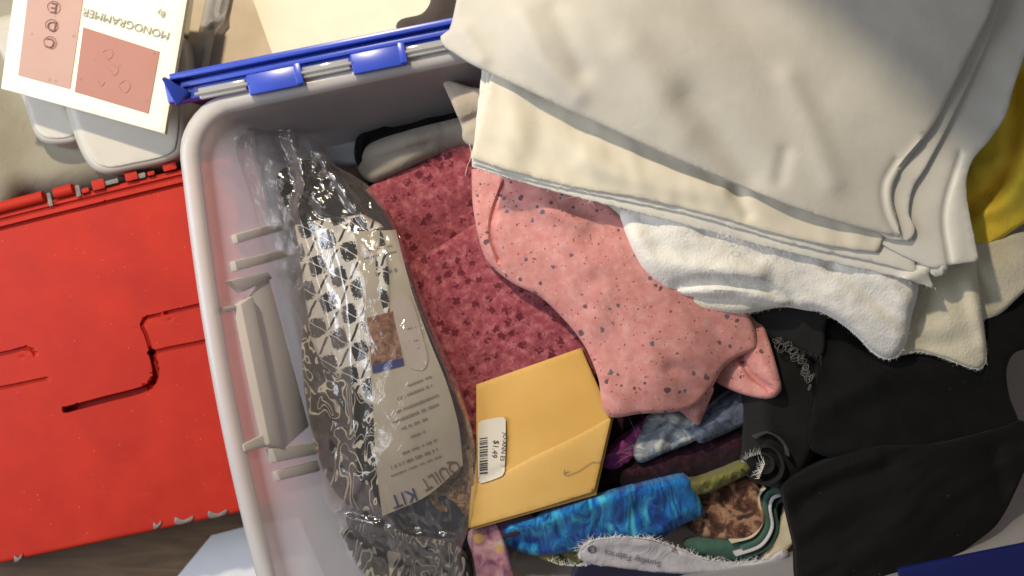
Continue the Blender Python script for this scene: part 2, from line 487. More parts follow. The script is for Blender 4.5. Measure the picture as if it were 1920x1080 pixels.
def mauve(m, u):
    u2 = m.warp(u, 140, .004)
    bg = m.ramp(m.noise(u2, 150, 4, .65), [(.30, (.22, .035, .05)), (.5, (.34, .075, .095)), (.70, (.50, .17, .18))])
    k = m.noise(u, 420, 2)
    def sprig(scale, off_, r, rnd):
        v = m.n('VectorMath', {0: u2, 1: (off_, off_*1.6, 0)}, operation='ADD').outputs[0]
        return m.ramp(m.math('ADD', m.vor(v, scale, rnd), m.math('MULTIPLY', m.math('SUBTRACT', k, .5), .9)), [(r, 1), (r+.12, 0)])
    c = m.mix(m.math('MULTIPLY', sprig(170, .37, .12, 1), .6), bg, (.15, .018, .03))
    return m.mix(m.math('MULTIPLY', sprig(98, 0, .24, .55), .85), c, (.10, .009, .018))
M['mauve'] = fabric('mauve_flower_print', mauve, wr=.35)
def salmon(m, u):
    bg = m.ramp(m.noise(m.warp(u, 80, .01), 110, 4, .6), [(.3, (.57, .22, .20)), (.55, (.65, .29, .265)), (.75, (.71, .38, .35))])
    uw = m.warp(u, 200, .004)
    def dots(scale, r, off_, rnd=1):
        v = m.n('VectorMath', {0: uw, 1: (off_, off_*1.7, 0)}, operation='ADD').outputs[0]
        d = m.vor(v, scale, rnd); cc = m.vor(v, scale, rnd, out='Color')
        g = m.n('SeparateColor', {0: cc}).outputs[0]
        return m.ramp(m.math('SUBTRACT', d, m.math('MULTIPLY', m.math('SUBTRACT', g, .45), r)), [(.105, 1), (.15, 0)]), g
    f1, g1 = dots(230, .16, .11)
    c = m.mix(m.math('MULTIPLY', f1, .8), bg, (.36, .06, .07))
    f3, _ = dots(150, .10, .83); c = m.mix(m.math('MULTIPLY', f3, .6), c, (.74, .45, .33))
    f4, g4 = dots(88, .16, .61, .9); c = m.mix(m.math('MULTIPLY', f4, .85), c, (.07, .06, .075))
    f2, g2 = dots(112, .20, .37, .9); return m.mix(m.math('MULTIPLY', f2, .88), c, m.mix(g2, (.06, .055, .06), (.10, .13, .17)))
M['salmon'] = fabric('salmon_dotted_print', salmon, wr=.16, wscale=40)
def batik(m, u):
    u2 = m.uv(1, 20, (1, .45))
    v = m.noise(m.warp(u2, 35, .04), 62, 5, .6, 1.5)
    return m.ramp(v, [(.28, (.004, .014, .08)), (.42, (.008, .06, .30)), (.53, (.015, .19, .52)), (.64, (.06, .46, .66)), (.76, (.16, .62, .70))])
M['batik'] = fabric('blue_batik', batik, wr=.45)
def diamonds(m, u):
    """white ground, diamond lattice of ragged black leaves with thin strokes between"""
    uu = m.warp(m.uv(1, 66, (1, .84)), 90, .003)
    x = m.n('SeparateXYZ', {0: m.n('VectorMath', {0: uu, 'Scale': 2408/31}, operation='SCALE').outputs[0]})
    a, b = x.outputs[0], x.outputs[1]
    fa = m.math('SUBTRACT', m.math('FRACT', a), .5); fb = m.math('SUBTRACT', m.math('FRACT', b), .5)
    k = m.math('MULTIPLY', m.math('SUBTRACT', m.noise(u, 620, 2), .5), .75)
    d = m.math('ADD', m.math('SQRT', m.math('ADD', m.math('MULTIPLY', fa, fa), m.math('MULTIPLY', fb, fb))), k)
    chk = m.math('FLOORED_MODULO', m.math('ADD', m.math('FLOOR', a), m.math('FLOOR', b)), 2)
    blob = m.math('LESS_THAN', d, .54)
    vein = m.math('LESS_THAN', m.math('ABSOLUTE', m.math('SUBTRACT', fa, fb)), .03)
    leaf = m.math('MULTIPLY', blob, m.math('SUBTRACT', 1, vein))
    st = m.math('LESS_THAN', m.math('ABSOLUTE', m.math('ADD', fa, fb)), .10)
    st = m.math('MULTIPLY', st, m.math('LESS_THAN', m.math('ABSOLUTE', fa), .36))
    f = m.math('ADD', m.math('MULTIPLY', leaf, m.math('SUBTRACT', 1, chk)), m.math('MULTIPLY', st, chk))
    return m.mix(m.math('MINIMUM', f, 1), (.74, .71, .64), (.018, .018, .02))
M['diamonds'] = fabric('black_white_diamond_print', diamonds, wr=.35)
def swirl(m, u):
    v = m.noise(m.warp(m.uv(1, 15, (1, .5)), 36, .045), 38, 1, .5, 1.6)
    s_ = m.math('ABSOLUTE', m.math('SINE', m.math('MULTIPLY', v, 20)))
    return m.ramp(s_, [(.22, (.74, .70, .60)), (.34, (.012, .012, .014))])
M['swirl'] = fabric('black_white_swirl_print', swirl, wr=.5)
def brownprint(m, u):
    v = m.noise(m.warp(u, 60, .02), 120, 4, .65, 1.0)
    return m.ramp(v, [(.36, (.05, .028, .015)), (.47, (.20, .10, .045)), (.56, (.45, .30, .17)), (.7, (.55, .40, .25))])
M['brownprint'] = fabric('brown_speckle_print', brownprint, wr=.4)
def brownflower(m, u):
    v = m.noise(m.warp(u, 60, .02), 70, 4, .6, .8)
    return m.ramp(v, [(.38, (.035, .018, .012)), (.48, (.12, .05, .03)), (.55, (.30, .17, .10)), (.7, (.36, .22, .14))])
M['brownflower'] = fabric('brown_flower_print', brownflower, wr=.4)
def pinkflower(m, u):
    v = m.noise(m.warp(u, 50, .02), 60, 3, .6, .6)
    c = m.ramp(v, [(.32, (.20, .08, .13)), (.45, (.42, .20, .26)), (.58, (.55, .30, .33)), (.72, (.62, .52, .44))])
    return m.mix(m.ramp(m.vor(u, 48, 1), [(.18, .9), (.26, 0)]), c, (.62, .38, .12))
M['pinkflower'] = fabric('pink_flower_print', pinkflower, wr=.4)
def bluewhite(m, u):
    v = m.noise(m.warp(u, 40, .03), 85, 4, .6, .6)
    return m.ramp(v, [(.35, (.10, .12, .15)), (.5, (.26, .29, .33)), (.62, (.52, .53, .50))])
M['bluewhite'] = fabric('blue_white_print', bluewhite, wr=.4)
def denim(m, u):
    v = m.noise(m.warp(u, 40, .03), 110, 4, .6, .8)
    return m.ramp(v, [(.4, (.05, .06, .10)), (.6, (.13, .15, .21))])
M['denim'] = fabric('slate_blue_print', denim, wr=.4)
def maroonspot(m, u):
    v = m.noise(u, 160, 4, .6)
    return m.ramp(v, [(.45, (.018, .006, .012)), (.62, (.05, .012, .022)), (.75, (.10, .03, .03))])
M['maroon'] = fabric('dark_maroon_cloth', maroonspot, wr=.5)
M['purple'] = fabric('dark_purple_cloth', (.055, .028, .06), wr=.4)
M['magenta'] = fabric('magenta_cloth', (.30, .045, .21), wr=.8)
M['olive'] = fabric('olive_cloth', (.17, .16, .045), wr=.6)
M['navy'] = fabric('navy_cloth', (.012, .012, .035), wr=.4)
def navyprint(m, u):
    v = m.noise(m.uv(1, 25, (1, .3)), 160, 3, .6, .8)
    return m.ramp(v, [(.5, (.015, .018, .035)), (.64, (.07, .08, .12)), (.75, (.35, .36, .40))])
M['navyprint'] = fabric('navy_print', navyprint, wr=.5)
M['green'] = fabric('teal_green_cloth', (.05, .115, .085), wr=.4)
M['selvage'] = fabric('white_selvage', (.56, .53, .55), wr=.5)
M['creamcloth'] = fabric('cream_cloth_corner', (.62, .54, .38), wr=.3)
def manila(name, a, b_):
    m = Mt(name); u = m.uv(1)
    v = m.noise(u, 14, 4, .6); sp = m.noise(u, 500, 2)
    c = m.ramp(v, [(.3, a), (.7, b_)])
    c = m.mix(m.ramp(sp, [(.6, 0), (.75, .18)]), c, (.40, .22, .07))
    return m.fin(c, .62, 0, .3, m.bump(v, .12, .002))
M['manila'] = manila('manila_paper', (.63, .36, .085), (.70, .42, .12))
M['manila_flap'] = manila('manila_flap', (.66, .395, .11), (.73, .46, .15))
M['sticker'] = plain('white_sticker', (.72, .66, .56), .5, .3, .03)
M['label'] = plain('ivory_label', (.49, .435, .345), .6, .3, .04)
M['label_pink'] = plain('label_oval', (.52, .44, .38), .6, .3, .04)
def photo_print():
    m = Mt('label_picture'); u = m.uv(1)
    v = m.noise(m.warp(u, 120, .01), 150, 4, .6)
    return m.fin(m.ramp(v, [(.35, (.06, .03, .03)), (.5, (.24, .10, .05)), (.62, (.34, .20, .12)), (.72, (.22, .19, .20))]), .5, 0, .3)
M['label_pic'] = photo_print()

def film():
    m = Mt('clear_bag_film'); u = m.uv(1)
    h = m.math('ABSOLUTE', m.math('SUBTRACT', m.noise(m.uv(1, -15, (1, .30)), 85, 3, .6, 1.0), .5))
    nb = m.bump(h, .5, .004)
    tr = m.n('BsdfTransparent', {'Color': (.985, .98, .98, 1)}).outputs[0]
    veil = m.n('BsdfDiffuse', {'Color': (.66, .62, .60, 1)}).outputs[0]
    gl = m.n('BsdfGlossy', {'Color': (1, 1, 1, 1), 'Roughness': .10, 'Normal': nb}).outputs[0]
    fr = m.math('MINIMUM', m.n('Fresnel', {'IOR': 1.55}).outputs[0], .15)
    a = m.n('MixShader', {0: m.math('MULTIPLY', fr, .5), 1: tr, 2: veil}).outputs[0]
    m.nt.links.new(m.n('MixShader', {0: fr, 1: a, 2: gl}).outputs[0], m.out.inputs[0]); return m.mat
M['film'] = film()

# ------------------------------------------------------------------ the setting
o = obj('table_top', [(-1.6, -1.3, -.03), (1.6, -1.3, -.03), (1.6, 1.3, -.03), (-1.6, 1.3, -.03), (-1.6, -1.3, 0), (1.6, -1.3, 0), (1.6, 1.3, 0), (-1.6, 1.3, 0)],
        [(3, 2, 1, 0), (4, 5, 6, 7), (0, 1, 5, 4), (1, 2, 6, 5), (2, 3, 7, 6), (3, 0, 4, 7)], M['table'], smooth=False)
struct(o)

# ------------------------------------------------------------------ storage bin
C0 = at(351, 216, RIM)[:2]
EU = np.array([1, .2])/math.hypot(1, .2); EV = np.array([.2, -1])/math.hypot(1, .2)
LU, LV = .685, .474
def L(u, v, z):
    p = C0+EU*u+EV*v
    return (float(p[0]), float(p[1]), float(z))
def ring(inset, n=26, r=.036):
    r = max(.004, r-inset*.6); P = []
    u0, u1, v0, v1 = inset, LU-inset, inset, LV-inset
    cs = [((u0+r, v0+r), 180), ((u1-r, v0+r), 270), ((u1-r, v1-r), 0), ((u0+r, v1-r), 90)]
    for k in range(4):
        (cx, cy), a0 = cs[k]; (nx, ny), b0 = cs[(k+1) % 4]
        for q in range(9):
            a = R(a0+q*10); P.append((cx+r*math.cos(a), cy+r*math.sin(a)))
        a = R(a0+90); s0 = np.array((cx+r*math.cos(a), cy+r*math.sin(a)))
        b = R(b0); s1 = np.array((nx+r*math.cos(b), ny+r*math.sin(b)))
        for q in range(n): P.append(tuple(s0+(s1-s0)*(q+.5)/n))
    out = []
    for u, v in P:
        su = math.sin(math.pi*min(max(v/LV, 0), 1)); sv = math.sin(math.pi*min(max(u/LU, 0), 1))
        out.append((u+.012*(2*u/LU-1)*su, v+(.003 if v < LV/2 else .014)*(2*v/LV-1)*sv))
    return out
def loft(name, prof, mat, parent, cap=False, closed=False):
    V = []; Fc = []; m = None
    for ins, z in prof:
        rg = ring(ins); m = len(rg); V += [L(u, v, z) for u, v in rg]
    k = len(prof)
    for i in range(k if closed else k-1):
        j = (i+1) % k
        for q in range(m): Fc.append((i*m+q, i*m+(q+1) % m, j*m+(q+1) % m, j*m+q))
    if cap: Fc += [tuple(range(m)), tuple((k-1)*m+q for q in range(m))]
    return obj(name, V, Fc, mat, parent, sharp=60)
BIN = thing('storage_bin', 'large frosted clear plastic bin full of fabric, with blue hinges and lid', 'storage bin', L(LU/2, LV/2, 0))
loft('bin_wall', [(.050, .006), (.044, .009), (.040, .018), (.003, .1755), (.0005, .1755), (.037, .017), (.042, .005), (.050, .002)], M['bin'], BIN, cap=True)
WL = [c for c in BIN.children if c.name.startswith('bin_wall')][0]; WL.data.materials.append(M['bin_outer'])
nr = len(ring(0))
for p_ in WL.data.polygons:
    if min(p_.vertices) >= 4*nr: p_.material_index = 1
loft('rim', [(.0035, .1748), (.0025, .1795), (-.001, .1822), (-.006, .1822), (-.0095, .1795), (-.011, .164), (-.0095, .164), (-.008, .1765), (-.001, .1748)], M['bin_rim'], BIN, closed=True)
def lbox(name, u0, u1, v0, v1, z0, z1, mat, parent, bev=.001):
    return hexa(name, [L(u0, v0, z0), L(u1, v0, z0), L(u1, v1, z0), L(u0, v1, z0)], [L(u0, v0, z1), L(u1, v0, z1), L(u1, v1, z1), L(u0, v1, z1)], mat, parent, bev)
# blue lid, swung right over and hanging behind the bin
lid = lbox('lid', -.014, LU+.014, -.032, -.0125, .165, .178, M['blue'], BIN, .002)
lbox('lid_lip', -.006, LU+.008, -.0325, -.0275, .1782, .1865, M['blue'], lid, .0015)
lbox('lid_step', .0, LU, -.0265, -.0215, .1782, .1815, M['blue'], lid, .001)
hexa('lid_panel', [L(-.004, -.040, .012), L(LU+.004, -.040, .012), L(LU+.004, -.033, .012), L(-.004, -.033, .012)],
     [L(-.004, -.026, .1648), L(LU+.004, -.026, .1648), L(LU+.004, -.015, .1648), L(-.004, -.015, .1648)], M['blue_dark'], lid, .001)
# upturned lid corner at the left end
hexa('lid_corner', [at(303, 148, .180), at(308, 143, .180), at(362, 172, .175), at(334, 200, .175)], [at(303, 147, .198), at(308, 145, .198), at(352, 172, .184), at(330, 198, .184)], M['blue'], lid, .0008)
u = .0525
for k in range(8):
    kn = lbox('hinge_knuckle', u, u+.042, -.0195, -.0035, .1828, .1885, M['blue'], BIN, .0016)
    lbox('knuckle_end', u+.0375, u+.0432, -.0205, -.0045, .1832, .1895, M['blue'], kn, .001)
    c = lbox('hinge_clip', u-.0385, u-.0015, -.0172, -.0085, .1828, .1868, M['clip'], BIN, .0012)
    tube('hinge_pin', [L(u-.041, -.0125, .1882), L(u+.0005, -.0125, .1882)], .0013, M['clip'], c)
    u += .0815
# front latch
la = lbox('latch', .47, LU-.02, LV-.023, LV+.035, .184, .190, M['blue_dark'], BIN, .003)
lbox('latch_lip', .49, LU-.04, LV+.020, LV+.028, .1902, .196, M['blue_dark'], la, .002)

# handle moulded into the left end wall
def wall(px, py, lift=0.0):
    """the point of the left wall's inner face that this pixel shows"""
    lo, hi = .01, .178
    for _ in range(30):
        mid = (lo+hi)/2; p = at(px, py, mid)[:2]-C0
        uu, vv = p@EU, p@EV
        inset = .003+(.1755-mid)/(.1755-.018)*.037
        su = math.sin(math.pi*min(max(vv/LV, 0), 1))
        wallu = inset+.012*(2*inset/LU-1)*su
        if uu < wallu: lo = mid       # this far down the ray has passed the wall
        else: hi = mid
    m_ = (lo+hi)/2
    return np.array(at(px, py, m_))
def wallbox(name, q, h, mat, parent, bev=.001):
    lo = [wall(*p) for p in q]; nrm = np.array([*(EU*.95), .25])*h
    hi = [p+nrm for p in lo]; lo = [p-np.array([*(EU), 0])*.002 for p in lo]
    return hexa(name, lo, hi, mat, parent, bev)
H = wallbox('handle', [(438, 572), (462, 556), (522, 846), (492, 836)], .007, M['bin_rib'], BIN, .0025)
wallbox('grip_panel', [(466, 556), (496, 514), (574, 800), (527, 842)], .0035, M['bin_rib'], H, .0015)
for q, h in (([(434, 441), (524, 417), (528, 432), (438, 458)], .0045), ([(431, 491), (527, 469), (531, 484), (435, 510)], .005),
             ([(422, 528), (494, 510), (504, 524), (446, 550)], .0045), ([(396, 578), (442, 572), (443, 581), (396, 590)], .003),
             ([(450, 834), (492, 814), (498, 838), (454, 848)], .003), ([(498, 842), (582, 830), (590, 852), (508, 868)], .006),
             ([(511, 884), (589, 864), (595, 884), (518, 902)], .004)):
    wallbox('rib', q, h, M['bin_rib'], H, .0016)

# ------------------------------------------------------------------ things beside the bin
Z = .075
RC = thing('red_case', 'flat red plastic case with moulded grooves lying left of the frosted bin', 'case', at(200, 680, 0))
O_case = [(-160, 440, 1), (60, 384, 1), (336, 318, 1), (440, 290, 1), (455, 500, 1), (480, 700, 1), (560, 935, 1), (440, 962, 1), (300, 992, 1), (120, 1030, 1), (-160, 1090, 1)]
ch = [([(125, 768), (200, 748), (268, 730), (288, 716), (292, 695), (284, 660)], -.013, 4.4, 'c'),
      ([(284, 660), (274, 628), (266, 608), (274, 597), (300, 590), (306, 588)], -.004, 2.0, 'c'), ([(310, 587), (380, 571), (450, 556)], -.004, 2.0, 'c'),
      ([(282, 662), (320, 653), (366, 644), (470, 620)], -.004, 2.2, 'c'),
      ([(-80, 680), (20, 660)], -.004, 2.0, 'c'), ([(27, 658), (45, 653), (58, 655), (64, 661)], -.004, 2.0, 'c'),
      ([(-80, 742), (20, 724), (86, 710)], -.0035, 1.8, 'c'),
      ([(95, 655), (180, 635), (255, 617)], -.0008, 3, 'v'),
      ([(298, 604), (318, 600)], -.0012, 3.5, 'v'), ([(22, 674), (42, 669)], -.0012, 3.5, 'v'),
      ([(-160, 470), (60, 414), (336, 347), (450, 320)], -.006, 2.2, 'c'),
      ([(-160, 453), (60, 398), (336, 331), (450, 304)], -.003, 1.6, 'c'),
      ([(-160, 1062), (120, 1004), (300, 966), (440, 936), (560, 908)], .0016, 5, 'v'),
      ([(-160, 1074), (120, 1016), (300, 978), (440, 948), (560, 920)], -.0012, 4, 'v')]
zr = surf(Z, ch, [(.0006, 300, 300, 0, 3)])
sheet('case_lid', O_case, zr, M['red'], RC, t=.03, step=7, grid=4.6, roll=6, rollz=.002, sharp=38)
sheet('case_base', [(-150, 470, 1), (60, 412, 1), (430, 325, 1), (470, 700, 1), (545, 915, 1), (420, 950, 1), (-150, 1066, 1)], Z-.034, M['black'], RC, t=Z-.036, step=40)
def rail(a, b, name, mat, r, z, parent):
    return tube(name, [at(*a, z), at(*b, z)], r, mat, parent, sides=10)
hr = rail((-150, 428), (83, 368), 'hinge_rail', M['red'], .0052, Z+.002, RC)
rail((104, 363), (138, 354), 'hinge_rail', M['red'], .0052, Z+.002, RC)
for p in ((160, 357, 14, 9), (184, 346, 24, 19), (246, 330, 24, 17), (283, 325, 14, 8), (318, 312, 26, 15)):
    x, y, a, b = p; c_, s_ = .97, -.24
    q = lambda sx, sy: (x+sx*a/2*c_-sy*b/2*s_, y+sx*a/2*s_+sy*b/2*c_)
    cs = [q(-1, -1), q(1, -1), q(1, 1), q(-1, 1)]
    hexa('hinge_knuckle', [at(*k, Z-.006) for k in cs], [at(*k, Z+.005) for k in cs], M['red'], RC, .0012)
for p in ((93, 374, 8, 26), (146, 358, 9, 22), (209, 341, 26, 9), (266, 329, 14, 10)):
    x, y, a, b = p; c_, s_ = .97, -.24
    q = lambda sx, sy: (x+sx*a/2*c_-sy*b/2*s_, y+sx*a/2*s_+sy*b/2*c_)
    cs = [q(-1, -1), q(1, -1), q(1, 1), q(-1, 1)]
    hexa('hinge_clip', [at(*k, Z-.008) for k in cs], [at(*k, Z+.0035) for k in cs], M['grey_clip'], RC, .001)
for x, y, a in ((34, 1047, 7), (295, 985, 7), (345, 976, 17), (408, 964, 17)):
    P = [(x-a, y-6), (x-a*.5, y-3), (x, y-1), (x+a*.5, y-5), (x+a, y-9), (x+a, y+1-2), (x+a*.5, y+3), (x, y+6), (x-a*.6, y+8), (x-a, y+7)]
    sheet('worn_clip', P, Z+.0016, M['grey_clip'], RC, t=.007, step=5, roll=3, rollz=.0008)

o = sheet('paper_sheet', [(325, 1090, 1), (396, 1004, 1), (470, 985, 1), (560, 970, 1), (660, 1200, 1), (380, 1260, 1)], surf(.006, [], [(.001, 120, 120, 0, 2)]), M['paper_white'], None, .001, step=20)
tag(o, 'white paper sheet on the table below the red case', 'paper')

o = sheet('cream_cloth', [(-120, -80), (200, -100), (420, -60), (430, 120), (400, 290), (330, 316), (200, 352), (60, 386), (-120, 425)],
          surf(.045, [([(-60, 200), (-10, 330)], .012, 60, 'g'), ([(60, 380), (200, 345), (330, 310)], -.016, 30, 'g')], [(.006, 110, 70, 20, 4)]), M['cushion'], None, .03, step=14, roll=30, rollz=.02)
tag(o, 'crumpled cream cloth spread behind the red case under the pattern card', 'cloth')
def rbox(name, P, ztop, h, mat, label, cat, group):
    r_ = thing(name, label, cat, centre(P, ztop-h), group)
    sheet('box_body', P, surf(ztop), mat, r_, t=h, step=8, roll=16, rollz=.008)
    c_ = np.array([p[:2] for p in P]).mean(0); q = [tuple(c_+(np.array(p[:2])-c_)*.86) for p in P]
    sheet('box_lid_panel', q, surf(ztop+.0012), mat, r_, t=.001, step=8, roll=4, rollz=.0006)
    return r_
rbox('plastic_box', [(96, 60), (330, 60), (352, 180), (345, 285), (320, 302), (250, 318), (205, 326), (178, 320), (160, 300), (142, 262), (118, 180)], .088, .040, M['white_box'],
     'white rounded plastic box under the right corner of the pattern card', 'plastic box', 'white boxes under the card')
rbox('plastic_box', [(-20, 40), (100, 40), (114, 170), (150, 240), (152, 262), (110, 272), (80, 266), (64, 248), (44, 190), (0, 100)], .074, .028, M['white_box'],
     'smaller white rounded plastic box under the left half of the pattern card', 'plastic box', 'white boxes under the card')

zc = tps([(0, 165, .112), (310, 250, .122), (352, -10, .120), (27, -10, .112), (170, 110, .117)])
CARD = thing('pattern_card', 'cream card packet lettered MONOGRAMMER upside down with two pink panels', 'pattern card', at(170, 110, .09))
sheet('card_body', [(2, 166, 1), (309, 251, 1), (358, -40, 1), (33, -60, 1)], zc, M['card'], CARD, t=.006, step=14, roll=4, rollz=.001)
sheet('pink_panel', [(56, -40, 1), (157, -12, 1), (131, 167, 1), (34, 141, 1)], off(zc, .0007), M['pink_a'], CARD, t=.0006, step=16)
sheet('pink_panel', [(156, 51, 1), (299, 97, 1), (278, 213, 1), (140, 172, 1)], off(zc, .0007), M['pink_b'], CARD, t=.0006, step=16)
text('title_lettering', 'MONOGRAMMER', 236, 44, 22, 196, zc, M['ink_grey'], CARD, eps=.0012, sx=.98)
text('byline_lettering', 'By', 302, 25, 17, 196, zc, M['ink_grey'], CARD, eps=.0012)
for ch_, x, y, sc in (('C', 94, 80, 26), ('D', 97, 48, 26), ('E', 101, 14, 28)):
    l_ = text('monogram_letter', ch_, x, y, sc, 190, zc, M['ink_brown'], CARD, eps=.0015)
    pxtube('flourish', [(x-10, y+6), (x-12, y-5), (x-2, y-12), (x+9, y-7), (x+11, y+5), (x+3, y+12), (x-5, y+8)], off(zc, .0014), .0002, M['ink_brown'], l_, sides=4)
for P in ([(192, 98), (204, 92), (212, 100), (203, 112), (196, 106)], [(200, 112), (212, 122), (222, 130), (214, 142), (206, 132)], [(224, 158), (236, 150), (244, 160), (236, 174), (226, 170), (222, 162)], [(182, 152), (190, 162), (196, 154)]):
    pxtube('ornament', P, off(zc, .0009), .0004, M['ink_pale'], CARD, sides=4)

o = sheet('cream_folder', [(452, -60, 1), (900, -60, 1), (900, 90, 1), (700, 150, 1), (535, 168, 1), (478, 10, 1)], surf(.060, [], [(.0015, 200, 120, 0, 5)]), M['paper_cream'], None, .004, step=16)
tag(o, 'flat cream folder lying behind the blue lid', 'folder')
o = sheet('beige_folder', [(372, -60, 1), (500, -60, 1), (560, 180, 1), (330, 230, 1)], surf(.050, [], [(.001, 150, 90, 0, 6)]), M['paper_beige'], None, .004, step=16)
tag(o, 'beige paper folder between the pattern card and the cream folder', 'folder')
o = sheet('plastic_sleeve', [(396, -60, 1), (440, -60, 1), (418, 40), (404, 60), (384, 150, 1), (346, 160, 1), (372, 60)], surf(.058, [([(420, -40), (380, 140)], .006, 9, 'g'), ([(398, 45), (450, 20)], .004, 6, 'g')]), M['sleeve'], None, .002, step=8)
tag(o, 'clear plastic sleeve edge beside the pattern card above the blue lid', 'plastic sleeve')
o = sheet('dark_pouch', [(742, 50), (752, 36), (790, 26), (806, 6), (820, -60), (960, -60), (960, 80), (840, 78), (760, 70)], surf(.125, [], [(.004, 60, 40, 30, 5)]), M['dark_bag'], None, .055, step=10, roll=20, rollz=.014)
tag(o, 'dark taupe cloth pouch behind the blue lid beside the cream fabric', 'pouch')

# ------------------------------------------------------------------ fabrics at the bottom of the bin
o = sheet('maroon_fabric', [(700, 330), (1100, 300), (1500, 330), (1800, 420), (1810, 800), (1760, 960), (1500, 1010), (1300, 985), (1040, 1010), (880, 940), (760, 640)],
          surf([(700, 400, .05), (1300, 500, .07), (1800, 500, .07), (1000, 930, .062), (1350, 850, .072), (1700, 950, .06)], [([(1140, 900), (1300, 860), (1410, 810)], .010, 22, 'g'), ([(1150, 800), (1260, 840)], .006, 20, 'g')], [(.006, 90, 45, -20, 2), (.003, 30, 20, -20, 9)]), M['maroon'], None, .02, step=14, roll=25, rollz=.02)
tag(o, 'dark maroon fabric deep in the bin, seen in the gap below the salmon fabric', 'fabric')

MV = thing('mauve_fabric', 'folded mauve cotton printed with burgundy flowers, between the bagged kit and envelope', 'fabric', at(900, 560, .06))
sheet('fold_layer', [(640, 400, 1), (700, 345), (780, 305), (860, 268), (960, 250, 1), (1010, 420), (960, 480), (880, 520), (780, 560), (700, 480)],
      surf([(660, 380, .088), (780, 320, .092), (900, 300, .094), (790, 480, .074), (900, 430, .076), (1000, 400, .080)], [([(700, 420), (800, 380), (900, 340)], .003, 35, 'g')], [(.002, 70, 40, -25, 11)]), M['mauve'], MV, t=.02, step=10, roll=14, rollz=.01, uvang=-20)
sheet('fold_layer', [(752, 505), (775, 488), (830, 458), (890, 420), (1000, 370), (1150, 520), (1150, 700, 1), (960, 760), (895, 850, 1), (880, 880, 1), (845, 745), (810, 640), (775, 550)],
      surf([(770, 500, .097), (900, 430, .101), (1100, 600, .098), (900, 800, .088), (830, 640, .092), (980, 620, .097)], [([(900, 520), (1000, 600), (1080, 650)], .003, 40, 'g')], [(.002, 90, 50, -25, 12)]), M['mauve'], MV, t=.018, step=10, roll=12, rollz=.009, uvang=-23)

o = sheet('pale_grey_fabric', [(560, 262), (600, 248), (680, 240), (700, 290), (660, 312), (590, 308)], surf(.07, [([(590, 275), (690, 268)], .006, 12, 'g')], [(.002, 40, 20, 0, 3)]), M['palegrey'], None, .02, step=9, roll=14, rollz=.012)
tag(o, 'pale grey fabric wedged behind the top of the plastic bag', 'fabric')
BK = [(664, 290), (672, 250), (700, 224), (740, 212), (800, 204), (880, 186), (900, 230), (860, 236), (780, 252), (715, 272), (690, 300), (676, 316)]
o = sheet('black_scrap', BK, surf(.088, [([(672, 300), (680, 255), (720, 232)], .004, 9, 'g'), ([(720, 225), (860, 205)], .005, 14, 'g')], [(.0025, 40, 20, -15, 8)]), M['black'], None, .02, step=8, roll=10, rollz=.008)
tag(o, 'black fabric scrap behind the grey roll near the blue hinges', 'fabric')
o = sheet('grey_fabric_roll', [(668, 296), (690, 270), (760, 246), (830, 228), (880, 222), (900, 262), (860, 278), (790, 305), (730, 332), (700, 342), (678, 330)],
          surf([(680, 310, .088), (760, 280, .104), (880, 250, .108), (700, 335, .094), (860, 275, .10)], [([(690, 290), (790, 258), (880, 238)], .006, 22, 'g'), ([(705, 300), (800, 272)], -.003, 8, 'g')], [(.0015, 60, 20, -20, 4)]), M['greyroll'], None, .025, step=8, roll=20, rollz=.014)
tag(o, 'rolled grey taupe fabric above the mauve flower print', 'fabric')
o = sheet('beige_felt', [(824, 143, 1), (852, 152), (890, 164), (960, 170, 1), (960, 270), (886, 274), (868, 262), (866, 240), (852, 205)],
          surf([(830, 150, .150), (880, 165, .150), (865, 255, .140), (930, 200, .15)], [([(868, 232), (905, 215)], -.006, 7, 'g'), ([(850, 205), (900, 180)], .003, 18, 'g')], [(.0015, 30, 30, 0, 9)]), M['beige'], None, .006, step=8, roll=7, rollz=.004)
tag(o, 'small beige felt corner poking out left of the cream stack', 'fabric')

# ------------------------------------------------------------------ bottom heap
o = sheet('slate_fabric', [(1295, 800), (1325, 770), (1380, 728), (1440, 710), (1450, 770), (1400, 795), (1340, 822), (1310, 830)], surf(.094, [([(1310, 815), (1400, 760)], .004, 14, 'g')], [(.002, 40, 20, -30, 6)]), M['denim'], None, .02, step=8, roll=10, rollz=.008)
tag(o, 'slate blue printed fabric under the salmon fabric tip', 'fabric')
o = sheet('blue_white_fabric', [(1188, 852), (1192, 822), (1216, 785), (1260, 772), (1310, 780), (1330, 805), (1300, 828), (1240, 852), (1200, 868)], surf(.092, [([(1255, 830), (1285, 790)], -.005, 8, 'g'), ([(1200, 850), (1300, 820)], .003, 14, 'g')], [(.003, 30, 18, -40, 13)]), M['bluewhite'], None, .02, step=7, roll=10, rollz=.009)
tag(o, 'pale blue and white printed fabric right of the envelope', 'fabric')
MG = [(1128, 872), (1140, 845), (1172, 815), (1210, 792), (1216, 800), (1196, 832), (1180, 862), (1150, 880)]
zmg = surf(.086, [([(1140, 860), (1200, 805)], .006, 10, 'g')], [(.004, 14, 9, 40, 3)])
MGT = thing('magenta_fabric', 'frayed magenta fabric scrap at the right edge of the envelope', 'fabric', centre(MG, .07))
sheet('cloth', MG, zmg, M['magenta'], MGT, .015, step=5, roll=6, rollz=.005, fray=2)
fringe('frayed_edge', [(1212, 794), (1198, 832), (1180, 862), (1150, 880)], zmg, 22, 60, M['magenta'], MGT, -1, r=.0002)
fringe('loose_threads', [(1200, 812), (1180, 860)], off(zmg, .006), 46, 9, M['fibre_dark'], MGT, -1, r=.00012, spread=1.4, curl=.9)

